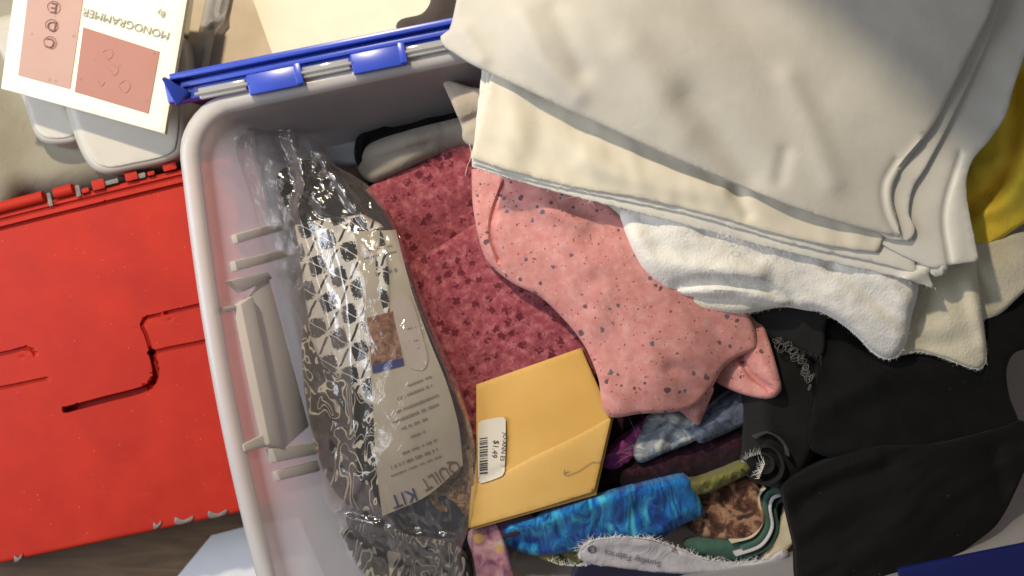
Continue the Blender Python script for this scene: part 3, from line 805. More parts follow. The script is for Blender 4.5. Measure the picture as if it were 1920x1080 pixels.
o = sheet('purple_fabric', [(916, 980), (926, 964), (960, 958), (1000, 964), (1010, 978), (990, 995), (945, 1010), (925, 1000)], surf(.092, [([(930, 968), (1000, 968)], .005, 8, 'g')], [(.001, 30, 15, 0, 3)]), M['purple'], None, .02, step=6, roll=8, rollz=.006)
tag(o, 'dark purple fabric fold at the left end of the blue batik', 'fabric')
o = sheet('pink_flower_fabric', [(872, 1000, 1), (890, 988), (932, 978, 1), (944, 1010), (958, 1060), (975, 1120, 1), (900, 1120, 1), (888, 1050)], surf([(880, 1000, .088), (930, 985, .094), (970, 1110, .080), (900, 1110, .078)], [([(890, 1000), (920, 1100)], .004, 14, 'g')], [(.002, 30, 20, 70, 5)]), M['pinkflower'], None, .02, step=7, roll=7, rollz=.005)
tag(o, 'pink flower print fabric edge at the foot of the plastic bag', 'fabric')
o = sheet('olive_scrap', [(1010, 1040), (1050, 1034), (1092, 1030), (1098, 1050), (1078, 1060), (1040, 1056)], surf(.068, [([(1045, 1032), (1075, 1056)], -.005, 5, 'g')], [(.002, 30, 14, 20, 3)]), M['olive'], None, .01, step=6, roll=6, rollz=.004)
tag(o, 'olive fabric scrap below the blue batik beside the white selvage', 'fabric')
OL = surf(.094, [([(1290, 912), (1350, 896), (1398, 876)], .006, 11, 'g')], [(.003, 12, 18, 15, 4, True)])
o = sheet('olive_strip', [(1270, 905), (1310, 898), (1360, 880), (1400, 866), (1412, 880), (1370, 905), (1320, 926), (1285, 926)], OL, M['olive'], None, .015, step=6, roll=6, rollz=.005)
tag(o, 'narrow gathered olive strip between the blue batik and the black roll', 'fabric')
o = sheet('brown_flower_fabric', [(1290, 930), (1330, 915), (1390, 895), (1412, 890), (1424, 920), (1436, 960), (1428, 1000), (1404, 1016), (1376, 1012), (1330, 1010), (1290, 990)],
          surf([(1300, 950, .070), (1400, 900, .086), (1400, 1010, .086), (1360, 960, .078)], [([(1330, 930), (1380, 1000)], .005, 16, 'g')], [(.002, 30, 20, 60, 3)]), M['brownflower'], None, .02, step=8, roll=9, rollz=.007)
tag(o, 'brown and tan flower print fabric inside the green striped curl', 'fabric')
BT = [(926, 1000), (936, 988), (985, 975), (1060, 950), (1150, 922), (1240, 900), (1284, 890, 1), (1300, 905), (1322, 962, 1), (1290, 980), (1268, 990), (1230, 1015), (1160, 1020), (1080, 1034), (1010, 1042), (965, 1030)]
zbt = surf([(930, 1000, .088), (1050, 975, .102), (1200, 930, .104), (1290, 900, .102), (1310, 960, .094), (1100, 1030, .082), (980, 1035, .080)],
           [([(950, 990), (1100, 950), (1280, 905)], .004, 22, 'g'), ([(1040, 975), (1075, 1015)], -.003, 9, 'g'), ([(1110, 950), (1150, 1010)], -.003, 9, 'g'), ([(1190, 935), (1240, 1000)], -.0025, 9, 'g'),
            ([(975, 1012), (1010, 1020)], -.008, 16, 'g'), ([(1255, 990), (1300, 965)], -.004, 7, 'g')], [(.002, 60, 16, -70, 7), (.0012, 22, 12, -60, 17)])
o = sheet('batik_fabric', BT, zbt, M['batik'], None, .02, step=7, roll=16, rollz=.012)
tag(o, 'folded bright blue batik fabric lying below the envelope', 'fabric')

GC = thing('green_striped_fabric', 'green and white fabric edges curling around the brown flower print', 'fabric', at(1420, 980, .05))
sheet('green_fold', [(1285, 1022), (1330, 1012), (1400, 1014), (1425, 1008), (1445, 990), (1452, 1005), (1430, 1034), (1390, 1052), (1330, 1046)], surf(.078, [([(1320, 1030), (1420, 1022)], .005, 14, 'g')], [(.001, 40, 20, 0, 3)]), M['green'], GC, .015, step=7, roll=7, rollz=.005)
ribbon('green_edge', [(1392, 1030), (1424, 1014), (1440, 985), (1436, 950), (1440, 930), (1456, 921), (1476, 924)], .090, 9, .03, M['green'], GC)
ribbon('white_edge', [(1380, 1042), (1428, 1024), (1449, 990), (1445, 952), (1450, 936), (1464, 930), (1480, 934)], .092, 5, .03, M['selvage'], GC)
ribbon('green_edge', [(1400, 1046), (1438, 1028), (1458, 992), (1454, 955), (1458, 944), (1468, 938)], .088, 6, .03, M['green'], GC)
ribbon('tan_edge', [(1372, 1018), (1412, 1006), (1430, 980), (1426, 950), (1424, 930), (1436, 915)], .090, 3.5, .03, M['creamcloth'], GC)
o = sheet('cream_corner_fabric', [(1474, 930, 1), (1486, 938, 1), (1500, 1004, 1), (1470, 1036), (1430, 1052), (1445, 1020), (1462, 985)], surf([(1478, 935, .086), (1498, 1004, .088), (1440, 1045, .084)], [], [(.001, 30, 20, 0, 3)]), M['creamcloth'], None, .006, step=8, roll=4, rollz=.002)
tag(o, 'plain cream fabric corner tucked beside the large black fabric', 'fabric')
SV = [(1086, 1046), (1090, 1026), (1112, 1012), (1160, 1006), (1220, 1010), (1270, 1026), (1320, 1046), (1380, 1054), (1440, 1046), (1470, 1030), (1480, 1040), (1452, 1060), (1390, 1072), (1300, 1076), (1220, 1074), (1150, 1064), (1110, 1060)]
zsv = surf([(1090, 1035, .090), (1200, 1012, .094), (1210, 1072, .084), (1330, 1050, .088), (1450, 1055, .088)], [([(1100, 1020), (1180, 1014), (1260, 1030)], .003, 9, 'g')], [(.0015, 40, 16, 10, 8)])
SVT = thing('selvage_fabric', 'white frayed fabric selvage with upside down printed words along the bin front', 'fabric', centre(SV, .06))
sheet('cloth', SV, zsv, M['selvage'], SVT, .004, step=6, roll=6, rollz=.004, fray=3)
fringe('frayed_edge', [(1112, 1012), (1160, 1006), (1220, 1010), (1270, 1026), (1320, 1046), (1380, 1054), (1440, 1046)], zsv, 9, 260, M['fibre'], SVT, 1, r=.0002, spread=1.4, curl=1.2)
fringe('frayed_edge', [(1086, 1048), (1090, 1026), (1112, 1012)], zsv, 11, 70, M['fibre'], SVT, 1, r=.0002, spread=1.4, curl=1.2)
fringe('frayed_edge', [(1110, 1060), (1050, 1058), (1030, 1050)], lambda X, Y: np.full(np.shape(X), .083), 12, 70, M['fibre'], SVT, -1, r=.0002, spread=1.4, curl=1.2)
text('selvage_lettering', 'Sunday Fabrics', 1186, 1047, 16, 192, zsv, M['ink_selvage'], SVT, eps=.0016, sx=1.15)
pxtube('registered_mark', [(1104, 1026), (1110, 1023), (1116, 1027), (1115, 1034), (1108, 1036), (1103, 1032), (1104, 1026)], off(zsv, .001), .0006, M['ink_selvage'], SVT, sides=4)
o = sheet('navy_fabric', [(1090, 1058), (1200, 1068), (1330, 1076), (1470, 1062), (1520, 1050), (1530, 1130), (1080, 1130)], surf([(1100, 1060, .084), (1300, 1080, .084), (1500, 1060, .086), (1300, 1125, .078)], [], [(.002, 60, 30, 0, 5)]), M['navy'], None, .02, step=10, roll=8, rollz=.006)
tag(o, 'dark navy fabric under the white selvage at the bin front', 'fabric')

# ------------------------------------------------------------------ envelope
zen = surf([(893, 722, .100), (1090, 652, .106), (1146, 780, .110), (1112, 922, .108), (880, 990, .098), (1000, 820, .109)],
           [([(890, 905), (1000, 850), (1150, 772)], -.0022, 5, 'v'), ([(890, 905), (1000, 850), (1150, 772)], .0012, 26, 's')], [(.0012, 160, 90, 20, 5)])
EN = thing('envelope', 'manila paper envelope with a white price sticker, beside the bagged quilt kit', 'envelope', at(1010, 830, .09))
sheet('envelope_panel', [(896, 726, 1), (1092, 660, 1), (1150, 784, 1), (1118, 928, 1), (884, 994, 1), (896, 860, 1)], off(zen, -.0035), M['manila'], EN, t=.0015, step=12)
sheet('envelope_panel', [(893, 721, 1), (1090, 652, 1), (1146, 780, 1), (1113, 921, 1), (1000, 955, 1), (879, 989, 1), (893, 860, 1)], zen, M['manila'], EN, t=.0016, step=9, roll=4, rollz=.0008)
sheet('flap', [(884, 912, 1), (940, 888), (1000, 856), (1080, 818), (1147, 781, 1), (1114, 922, 1), (1000, 957, 1), (878, 991, 1)], off(zen, .0014), M['manila_flap'], EN, t=.0009, step=9, roll=3, rollz=.0007)
sheet('sticker', [(897, 794), (902, 789), (944, 782), (948, 787), (946, 884), (942, 892), (902, 906), (897, 902)], off(zen, .0031), M['sticker'], EN, t=.0006, step=8)
text('price_lettering', '$1.49', 928, 842, 15, 98, zen, M['ink'], EN, eps=.0036)
text('store_lettering', 'JO-ANN ES', 944, 838, 11, 97, zen, M['ink'], EN, eps=.0036)
yy = 820
while yy < 886:
    hh = random.choice((1.2, 1.8, 2.8)); e_ = off(zen, .0036)
    sheet('barcode_bar', [(899, yy+2, 1), (914, yy, 1), (914, yy+hh, 1), (899, yy+hh+2, 1)], e_, M['ink'], EN, t=.0002, step=20); yy += hh+random.choice((1.4, 2.2, 3))
pxtube('pencil_mark', [(1058, 880), (1060, 892), (1072, 888), (1084, 884), (1098, 874), (1112, 866), (1122, 868), (1128, 862)], off(zen, .0026), .00022, M['ink_soft'], EN, sides=4)
pxtube('pencil_mark', [(1056, 888), (1066, 884)], off(zen, .0026), .00025, M['ink_soft'], EN, sides=4)
# ------------------------------------------------------------------ bagged quilt kit
GB = 'fabrics packed in the quilt kit bag'
o = sheet('black_kit_fabric', [(520, 330), (575, 300), (640, 320), (700, 372), (735, 420), (700, 470), (560, 470), (548, 420)], surf([(560, 320, .085), (640, 350, .098), (700, 400, .094), (600, 460, .098)], [([(560, 410), (690, 385)], .004, 14, 'g'), ([(590, 320), (640, 390)], -.004, 12, 'g')], [(.003, 40, 25, 30, 5)]), M['charcoal'], None, .02, step=9, roll=12, rollz=.01)
tag(o, 'black fabric at the top end inside the clear quilt kit bag', 'fabric', GB)
zdi = surf([(560, 430, .102), (675, 405, .112), (600, 600, .108), (705, 600, .118), (650, 700, .106), (720, 800, .112)], [([(570, 440), (620, 700)], -.004, 14, 'g')], [(.002, 60, 30, 80, 4)])
o = sheet('diamond_print_fabric', [(553, 422, 1), (600, 412), (682, 402, 1), (720, 430), (735, 600), (740, 760, 1), (690, 760), (655, 720), (612, 690), (586, 640), (570, 540)], zdi, M['diamonds'], None, .02, step=8, roll=10, rollz=.008, uvang=4)
tag(o, 'folded black and white diamond leaf print inside the clear kit bag', 'fabric', GB)
o = sheet('swirl_print_fabric', [(566, 620), (580, 606), (610, 660), (660, 700), (720, 730), (740, 930), (700, 960), (650, 945), (614, 900), (592, 840), (572, 740)],
          surf([(570, 640, .086), (600, 740, .094), (680, 740, .104), (640, 900, .094), (710, 930, .100)], [([(580, 660), (610, 800), (640, 900)], .005, 12, 'g'), ([(620, 690), (660, 860)], -.005, 9, 'g')], [(.004, 40, 18, 75, 9), (.002, 16, 10, 70, 4)]), M['swirl'], None, .02, step=7, roll=12, rollz=.010)
tag(o, 'crumpled black fabric with white swirls inside the clear kit bag', 'fabric', GB)
o = sheet('navy_print_fabric', [(650, 965), (700, 945), (760, 930), (830, 925), (870, 960), (880, 1000), (866, 1034), (800, 1044), (720, 1030), (668, 1010)],
          surf([(660, 985, .082), (760, 950, .096), (860, 970, .096), (860, 1030, .084), (720, 1030, .082)], [([(680, 985), (780, 1000), (860, 1020)], -.006, 9, 'g'), ([(740, 950), (830, 990)], .004, 14, 'g')], [(.002, 40, 20, 20, 4)]), M['navyprint'], None, .02, step=8, roll=12, rollz=.01)
tag(o, 'dark navy print folded at the bottom end inside the clear kit bag', 'fabric', GB)
o = sheet('brown_print_fabric', [(790, 905), (830, 870), (868, 838), (886, 850), (896, 910), (888, 960), (862, 985), (820, 960)],
          surf([(800, 905, .104), (870, 845, .104), (890, 930, .094), (850, 970, .094)], [], [(.003, 30, 14, 60, 4)]), M['brownprint'], None, .02, step=7, roll=10, rollz=.008)
tag(o, 'brown speckled print beside the lettered label inside the clear kit bag', 'fabric', GB)
o = sheet('dark_print_fabric', [(640, 1000), (690, 985), (780, 1010), (870, 1040), (880, 1100), (720, 1100), (660, 1050)], surf([(650, 1000, .070), (760, 1020, .082), (870, 1060, .074)], [([(670, 1020), (840, 1060)], .005, 12, 'g')], [(.004, 30, 16, 20, 6)]), M['swirl'], None, .02, step=8, roll=10, rollz=.008)
tag(o, 'black and white print at the very foot of the clear kit bag', 'fabric', GB)

QK = thing('quilt_kit_bag', 'clear wrinkled plastic bag with an upside down QUILT KIT label', 'plastic bag', at(700, 660, .06))
zla = surf([(668, 432, .118), (742, 432, .114), (690, 640, .124), (800, 640, .116), (716, 965, .116), (868, 850, .112), (780, 800, .124)], [], [(.0015, 80, 50, 70, 3)])
LB = sheet('label_card', [(666, 434, 1), (742, 431, 1), (772, 545), (806, 640), (838, 720), (860, 800), (868, 872, 1), (800, 930), (717, 968, 1), (706, 880), (695, 700)], zla, M['label'], QK, t=.0012, step=9)
sheet('label_picture', [(688, 596, 1), (742, 582, 1), (755, 684, 1), (698, 697, 1)], off(zla, .0007), M['label_pic'], LB, t=.0003, step=10)
sheet('label_stripe', [(697, 686, 1), (755, 671, 1), (757, 685, 1), (699, 700, 1)], off(zla, .0012), M['ink_blue'], LB, t=.0003, step=10)
sheet('label_oval', [(740, 600), (738, 575), (752, 552), (766, 556), (778, 580), (792, 630), (802, 672), (796, 692), (780, 694), (764, 684), (752, 650)], off(zla, .0009), M['label_pink'], LB, t=.0004, step=7)
text('label_lettering', 'QUILT', 826, 890, 33, 149, zla, M['ink_brown'], LB, eps=.0012, sx=.86)
text('label_lettering', 'KIT', 757, 933, 36, 160, zla, M['ink_blue'], LB, eps=.0012, sx=.95)
def words(x, y, ln, ang, size, m_):
    """lines of print too small to read: rows of short strokes"""
    c, s_ = math.cos(R(ang)), math.sin(R(ang)); p = -ln/2; V = []; Fc = []
    while p < ln/2:
        wl = random.uniform(1.5, 4.2); hh = size*random.uniform(.6, 1)
        q = [(p, -hh/2), (p+wl*.6, -hh/2), (p+wl*.6, hh/2), (p, hh/2)]
        X = np.array([x+a*c-b*s_ for a, b in q]); Y = np.array([y+a*s_+b*c for a, b in q])
        b0 = len(V); V += at(X, Y, zla(X, Y)+.0009).tolist(); Fc.append((b0, b0+1, b0+2, b0+3)); p += wl+(4 if random.random() < .2 else 0)
    return stuff(obj('fine_print', V, Fc, m_, LB, smooth=False))
for x, y, ln, sz in ((786, 715, 46, 5), (778, 735, 70, 6), (782, 757, 86, 6), (780, 775, 92, 6), (776, 795, 50, 6), (784, 814, 30, 6), (786, 838, 70, 5), (776, 860, 92, 7), (780, 874, 100, 4)):
    words(x, y, ln, -22, sz, M['ink_soft'])
for x, y, ln, sz in ((724, 510, 40, 9), (712, 478, 60, 4), (708, 466, 50, 3), (770, 616, 22, 5), (775, 640, 26, 5), (776, 655, 22, 4), (727, 682, 40, 4)):
    words(x, y, ln, -12, sz, M['ink_soft'] if y < 670 else M['label'])

FO = [(430, 258), (444, 240), (470, 232), (500, 240), (545, 238), (580, 256), (606, 272), (630, 310), (665, 330), (700, 356), (728, 400), (752, 450), (790, 560), (828, 650), (866, 740), (888, 820), (894, 900), (886, 970), (866, 1030), (862, 1120), (720, 1120), (668, 1060), (636, 1010), (628, 970), (606, 940), (598, 880), (580, 800), (566, 700), (562, 610), (530, 550), (500, 470), (474, 390), (452, 320)]
zfi = surf([(440, 250, .135), (500, 245, .130), (600, 280, .116), (700, 370, .110), (560, 320, .120), (620, 360, .124), (480, 360, .112), (540, 480, .112), (620, 430, .127), (740, 440, .124), (570, 620, .106), (640, 600, .127), (700, 640, .135), (790, 600, .126), (600, 800, .110), (660, 800, .124), (780, 800, .134), (880, 860, .116), (625, 950, .098), (700, 950, .120), (800, 940, .124), (880, 960, .108), (660, 1010, .098), (760, 1010, .110), (860, 1040, .100), (700, 1100, .080), (850, 1110, .086)],
           [([(470, 240), (478, 300), (500, 380)], .010, 7, 'g'), ([(545, 250), (570, 330), (560, 390)], .012, 9, 'g'), ([(600, 290), (640, 350), (690, 420)], .010, 8, 'g'), ([(520, 250), (540, 320), (590, 400), (640, 420)], -.006, 9, 'g'),
            ([(560, 400), (590, 500), (620, 620)], .004, 6, 'g'), ([(620, 420), (650, 560), (660, 720), (670, 900)], .004, 7, 'g'), ([(690, 900), (720, 960), (780, 1010)], .006, 8, 'g'), ([(620, 960), (680, 980), (760, 1000), (850, 1010)], .008, 9, 'g'), ([(640, 1000), (700, 1040), (760, 1080)], .007, 8, 'g'), ([(680, 900), (650, 940), (625, 960)], .006, 7, 'g')],
           [(.0012, 80, 24, 65, 21, True), (.0008, 100, 30, 105, 22, True), (.0002, 22, 12, 60, 23)])
def zcrumple(X, Y):     # the empty end of the bag is scrunched much tighter than the filled part
    k = np.clip((430-Y)/90, 0, 1)+.7*np.exp(-((X-655)/45)**2-((Y-870)/70)**2)+.8*np.clip((Y-930)/60, 0, 1)
    return zfi(X, Y)+k*(.0042*nz(X, Y, 34, 12, 62, 41, True)+.0016*nz(X, Y, 13, 8, 40, 42))
zcrumple.lines = zfi.lines
sheet('bag_film', FO, zcrumple, M['film'], QK, t=.0003, step=7, grid=5, roll=18, rollz=.012, uvang=20, sharp=180)

# ------------------------------------------------------------------ black fabrics on the right
o = sheet('charcoal_roll', [(1385, 720), (1400, 690), (1440, 640), (1500, 640), (1545, 700), (1540, 800), (1510, 880), (1470, 912), (1420, 906), (1396, 880), (1392, 800)],
          surf([(1395, 720, .10), (1450, 720, .118), (1530, 720, .105), (1400, 890, .098), (1450, 880, .106), (1500, 860, .106)], [([(1420, 690), (1440, 860)], .006, 24, 'g')], [(.001, 60, 40, 80, 3)]), M['charcoal'], None, .03, step=8, roll=18, rollz=.016)
CR = thing('black_fabric_roll', 'rolled black fabric with frayed grey edges beside the green curl', 'fabric', at(1450, 800, .07))
o.name = 'cloth'; o.parent = CR; o.location = o.location-CR.location
zt = lambda X, Y: np.full(np.shape(X), .118)
ribbon('rolled_edge', [(1418, 822), (1440, 812), (1462, 822), (1478, 842), (1480, 856)], .119, 3, .014, M['grey_tag'], CR)
ribbon('rolled_edge', [(1420, 842), (1444, 838), (1462, 852), (1470, 874), (1464, 896), (1444, 908), (1416, 902), (1398, 886)], .1175, 4, .014, M['charcoal'], CR)
ribbon('rolled_edge', [(1398, 858), (1420, 850), (1444, 856), (1452, 872), (1444, 886), (1424, 888)], .1165, 5, .012, M['charcoal'], CR)
fringe('frayed_edge', [(1392, 866), (1404, 856), (1424, 850)], zt, 10, 60, M['fibre_dark'], CR, 1, r=.0002)
fringe('frayed_edge', [(1422, 896), (1428, 880), (1432, 870)], zt, 12, 60, M['fibre'], CR, 1, r=.0002, spread=1.2)
LG = [(1400, 560), (1480, 560), (1560, 572), (1548, 610), (1540, 668), (1500, 656), (1450, 640), (1424, 612)]
LT = thing('lace_fabric', 'dark grey fabric with a white lace trim beneath the batting', 'fabric', centre(LG, .1))
zlt = surf([(1420, 590, .128), (1540, 590, .132), (1530, 665, .122), (1450, 635, .120)], [], [(.0012, 40, 20, 20, 3)])
sheet('cloth', LG, zlt, M['charcoal'], LT, .01, step=8, roll=6, rollz=.004)
fringe('lace_fringe', [(1500, 656), (1540, 668)], zlt, 14, 60, M['grey_tag'], LT, -1, r=.00022, spread=.5)
LP = spline([(1452, 640), (1478, 652), (1498, 672), (1512, 698), (1522, 720)], 3, False)
for k in range(34):       # open lace loops wandering along the trim
    c0 = LP[int((len(LP)-1)*k/33)]+np.array([random.uniform(-7, 7), random.uniform(-7, 7)])
    a = random.uniform(0, 6.28); rr = random.uniform(5, 10); el = random.uniform(.3, .7)
    pts = [(c0[0]+rr*(math.cos(a)*math.cos(q)-el*math.sin(a)*math.sin(q)), c0[1]+rr*(math.sin(a)*math.cos(q)+el*math.cos(a)*math.sin(q))) for q in np.linspace(0, 5.9, 8)]
    pxtube('lace_loop', pts, .123+random.uniform(-.002, .002), random.uniform(.00016, .0003), M['lace'], LT, step=4, sides=4)

o = sheet('black_fabric', [(1536, 590), (1560, 570), (1700, 560), (1850, 520), (1990, 470), (1990, 640), (1905, 660), (1888, 690), (1892, 740), (1912, 800), (1900, 860), (1760, 880), (1600, 860), (1520, 840), (1530, 740)],
          surf([(1540, 600, .118), (1700, 680, .124), (1900, 600, .13), (1880, 780, .12), (1560, 820, .112), (1720, 820, .12)], [([(1600, 700), (1760, 690), (1880, 640)], .006, 40, 'g'), ([(1560, 760), (1640, 720)], .006, 24, 'g'), ([(1850, 560), (1870, 700)], .005, 22, 'g')], [(.004, 120, 60, 20, 3), (.003, 150, 40, 28, 35, True), (.0015, 50, 20, 40, 39)]), M['black'], None, .012, step=9, roll=8, rollz=.006)
tag(o, 'black fabric draped below the white batting at the right side', 'fabric')
o = sheet('large_black_fabric', [(1468, 912), (1500, 888), (1560, 860), (1630, 838), (1760, 830), (1880, 800), (1920, 790), (1930, 850), (1900, 930), (1868, 985), (1820, 1024), (1775, 1060), (1745, 1110), (1640, 1130), (1510, 1120), (1490, 1020), (1476, 960)],
          surf([(1480, 920, .117), (1620, 850, .120), (1760, 832, .123), (1880, 820, .122), (1700, 960, .138), (1510, 1080, .130), (1800, 1060, .134)], [([(1480, 918), (1560, 888), (1640, 860)], .005, 16, 'g'), ([(1500, 950), (1580, 905), (1660, 880)], -.007, 18, 'g'), ([(1860, 850), (1880, 960)], -.006, 22, 'g')], [(.003, 160, 90, 30, 8), (.0035, 220, 60, -35, 36, True), (.0018, 60, 26, 10, 37), (.0012, 90, 16, -30, 38, True)]), M['black'], None, .012, step=8, roll=7, rollz=.005)
tag(o, 'large smooth black fabric piled against the front latch at lower right', 'fabric')

# ------------------------------------------------------------------ salmon dotted fabric
SA = thing('salmon_fabric', 'salmon pink cotton printed with small dark dots, draped over the envelope', 'fabric', at(1180, 600, .08))
sheet('fold_layer', [(1320, 560), (1412, 574), (1440, 632), (1462, 708), (1465, 730), (1454, 744), (1438, 748), (1402, 742), (1364, 728), (1338, 708)],
      surf([(1340, 620, .116), (1420, 600, .124), (1460, 735, .130), (1390, 705, .120), (1350, 715, .108)], [([(1386, 668), (1410, 705), (1440, 726)], -.007, 6, 'g'), ([(1410, 640), (1450, 725)], .004, 14, 'g')], [(.001, 40, 20, 60, 4)]), M['salmon'], SA, t=.008, step=7, roll=7, rollz=.005)
sheet('hanging_flap', [(1260, 740), (1300, 730), (1336, 724), (1330, 752), (1318, 780), (1309, 797), (1296, 788), (1276, 772)], surf([(1280, 745, .115), (1330, 735, .118), (1308, 795, .098)], [([(1300, 740), (1310, 795)], .004, 10, 'g')], []), M['salmon'], SA, t=.004, step=6, roll=5, rollz=.003)
zsa = surf([(890, 330, .128), (960, 350, .136), (1060, 400, .142), (920, 470, .126), (1010, 545, .124), (1100, 640, .124), (1135, 770, .120), (1200, 600, .144), (1280, 700, .138), (1270, 768, .122), (1400, 650, .130), (1430, 600, .132), (1340, 720, .124), (1100, 480, .144), (1300, 580, .142)],
           [([(946, 345), (926, 400), (922, 440), (936, 486)], -.007, 5, 'g'), ([(946, 345), (926, 400), (922, 440), (936, 486)], -.003, 12, 's'), ([(1040, 400), (1080, 480), (1100, 500)], .004, 26, 'g'), ([(1000, 380), (1090, 420)], .005, 16, 'g'),
            ([(1130, 560), (1110, 640), (1150, 760)], .004, 26, 'g'), ([(1200, 560), (1260, 650), (1290, 760)], -.0025, 34, 'g'), ([(1330, 730), (1300, 700), (1260, 690)], -.004, 14, 'g')],
           [(.0032, 120, 60, 55, 5), (.0014, 50, 24, 60, 6), (.0012, 110, 26, 52, 31, True)])
sheet('fold_layer', [(884, 318, 1), (960, 300, 1), (1100, 330, 1), (1200, 440), (1330, 520), (1392, 560, 1), (1416, 620), (1422, 656, 1), (1390, 666), (1356, 690), (1334, 728), (1300, 762), (1268, 772), (1200, 776), (1146, 782), (1130, 762), (1122, 710), (1098, 652), (1062, 604), (1012, 556), (960, 530), (914, 490), (896, 440), (886, 380)],
      zsa, M['salmon'], SA, t=.005, step=8, roll=8, rollz=.006, uvang=-12)

# ------------------------------------------------------------------ batting
B1 = thing('white_batting', 'fluffy white batting rolled under the cream fabric stack', 'batting', at(1380, 500, .1))
sheet('batting_layer', [(1050, 350), (1062, 384), (1090, 412), (1130, 446), (1160, 486), (1196, 528), (1236, 560), (1300, 582), (1390, 588), (1470, 576), (1540, 584), (1620, 560), (1640, 470), (1400, 380), (1200, 340)],
      surf([(1060, 370, .146), (1150, 460, .146), (1300, 570, .142), (1500, 570, .146), (1300, 420, .158), (1600, 500, .156)], [([(1080, 400), (1160, 480), (1250, 555), (1400, 578)], .003, 18, 'g')], [(.002, 70, 40, 30, 4)]), M['batting_m'], B1, t=.008, step=9, roll=12, rollz=.007)
zb2 = surf([(1170, 410, .158), (1180, 470, .156), (1250, 520, .158), (1240, 440, .168), (1400, 490, .170), (1500, 560, .160), (1600, 540, .170), (1700, 600, .166), (1670, 670, .148), (1600, 610, .158), (1450, 440, .172), (1650, 500, .172)],
           [([(1270, 536), (1330, 528), (1420, 536), (1480, 560)], -.008, 10, 'g'), ([(1190, 440), (1220, 490), (1290, 500), (1420, 510)], .006, 20, 'g'), ([(1560, 500), (1640, 560), (1700, 610)], -.005, 14, 'g'), ([(1620, 480), (1690, 560)], .004, 18, 'g'), ([(1330, 440), (1420, 480)], -.003, 18, 'g')],
           [(.003, 90, 40, 25, 6), (.0012, 22, 14, 20, 8)])
sheet('batting_roll', [(1164, 395), (1240, 380), (1420, 400), (1640, 440), (1720, 520), (1708, 600), (1700, 640), (1684, 668), (1662, 674), (1636, 660), (1612, 634), (1570, 600), (1520, 578), (1440, 572), (1370, 560), (1290, 556), (1240, 540), (1200, 500), (1174, 450)],
      zb2, M['batting'], B1, t=.012, step=8, roll=20, rollz=.013)
fz = []
for P_ in ([(1062, 384), (1090, 412), (1130, 446), (1160, 486), (1196, 528), (1236, 560), (1300, 582), (1390, 588), (1470, 576)],):
    fz.append(P_)
fringe('fuzz', fz[0], lambda X, Y: np.full(np.shape(X), .138), 4.5, 420, M['fibre'], B1, -1, r=.00012, spread=1.2)
fringe('fuzz', [(1708, 600), (1700, 640), (1684, 668), (1662, 674), (1636, 660), (1612, 634), (1570, 600), (1520, 578)], lambda X, Y: np.full(np.shape(X), .148), 4.5, 380, M['fibre'], B1, 1, r=.00012, spread=1.2)

B2 = thing('cream_batting', 'cream batting with two flaps spread over the black fabric at right', 'batting', at(1800, 580, .1))
sheet('batting_flap', [(1760, 480), (1850, 450), (1990, 420, 1), (1990, 500, 1), (1920, 548), (1880, 585), (1846, 606), (1790, 600)], surf([(1800, 500, .146), (1980, 440, .152), (1920, 545, .144), (1850, 600, .138)], [([(1850, 500), (1940, 480)], .003, 26, 'g')], [(.0015, 60, 40, 0, 4)]), M['batting_c'], B2, t=.007, step=9, roll=9, rollz=.005)
zb3 = surf([(1700, 600, .142), (1740, 520, .152), (1830, 510, .152), (1840, 680, .142), (1700, 650, .140), (1780, 600, .151)], [([(1810, 500), (1826, 560), (1844, 640)], .004, 16, 'g'), ([(1720, 650), (1790, 640)], -.003, 18, 'g')], [(.002, 60, 40, 40, 7)])
sheet('batting_flap', [(1660, 520), (1740, 480), (1822, 478), (1834, 530), (1846, 620), (1850, 676), (1838, 692), (1818, 690), (1770, 672), (1724, 660), (1680, 664), (1650, 600)], zb3, M['batting_c'], B2, t=.008, step=8, roll=10, rollz=.006)
fringe('fuzz', [(1834, 530), (1846, 620), (1850, 676), (1838, 692), (1818, 690), (1770, 672), (1724, 660), (1680, 664)], lambda X, Y: np.full(np.shape(X), .142), 4.5, 380, M['fibre'], B2, 1, r=.00012, spread=1.2)

o = sheet('yellow_fabric', [(1780, 300), (1850, 180), (1920, 80), (2000, 40), (2000, 330), (1952, 400), (1912, 424), (1880, 446), (1850, 466), (1826, 478), (1790, 470)],
          surf([(1800, 320, .152), (1900, 150, .160), (1990, 300, .162), (1850, 460, .150), (1890, 340, .158)], [([(1904, 150), (1898, 290), (1860, 360), (1800, 400)], -.012, 15, 'g'), ([(1840, 400), (1890, 380), (1930, 300)], .006, 22, 'g'), ([(1830, 320), (1880, 300)], .006, 22, 'g')], [(.0025, 40, 26, 40, 6)]), M['yellow'], None, .01, step=8, roll=10, rollz=.006)
tag(o, 'mustard yellow fabric showing at the right behind the cream stack', 'fabric')

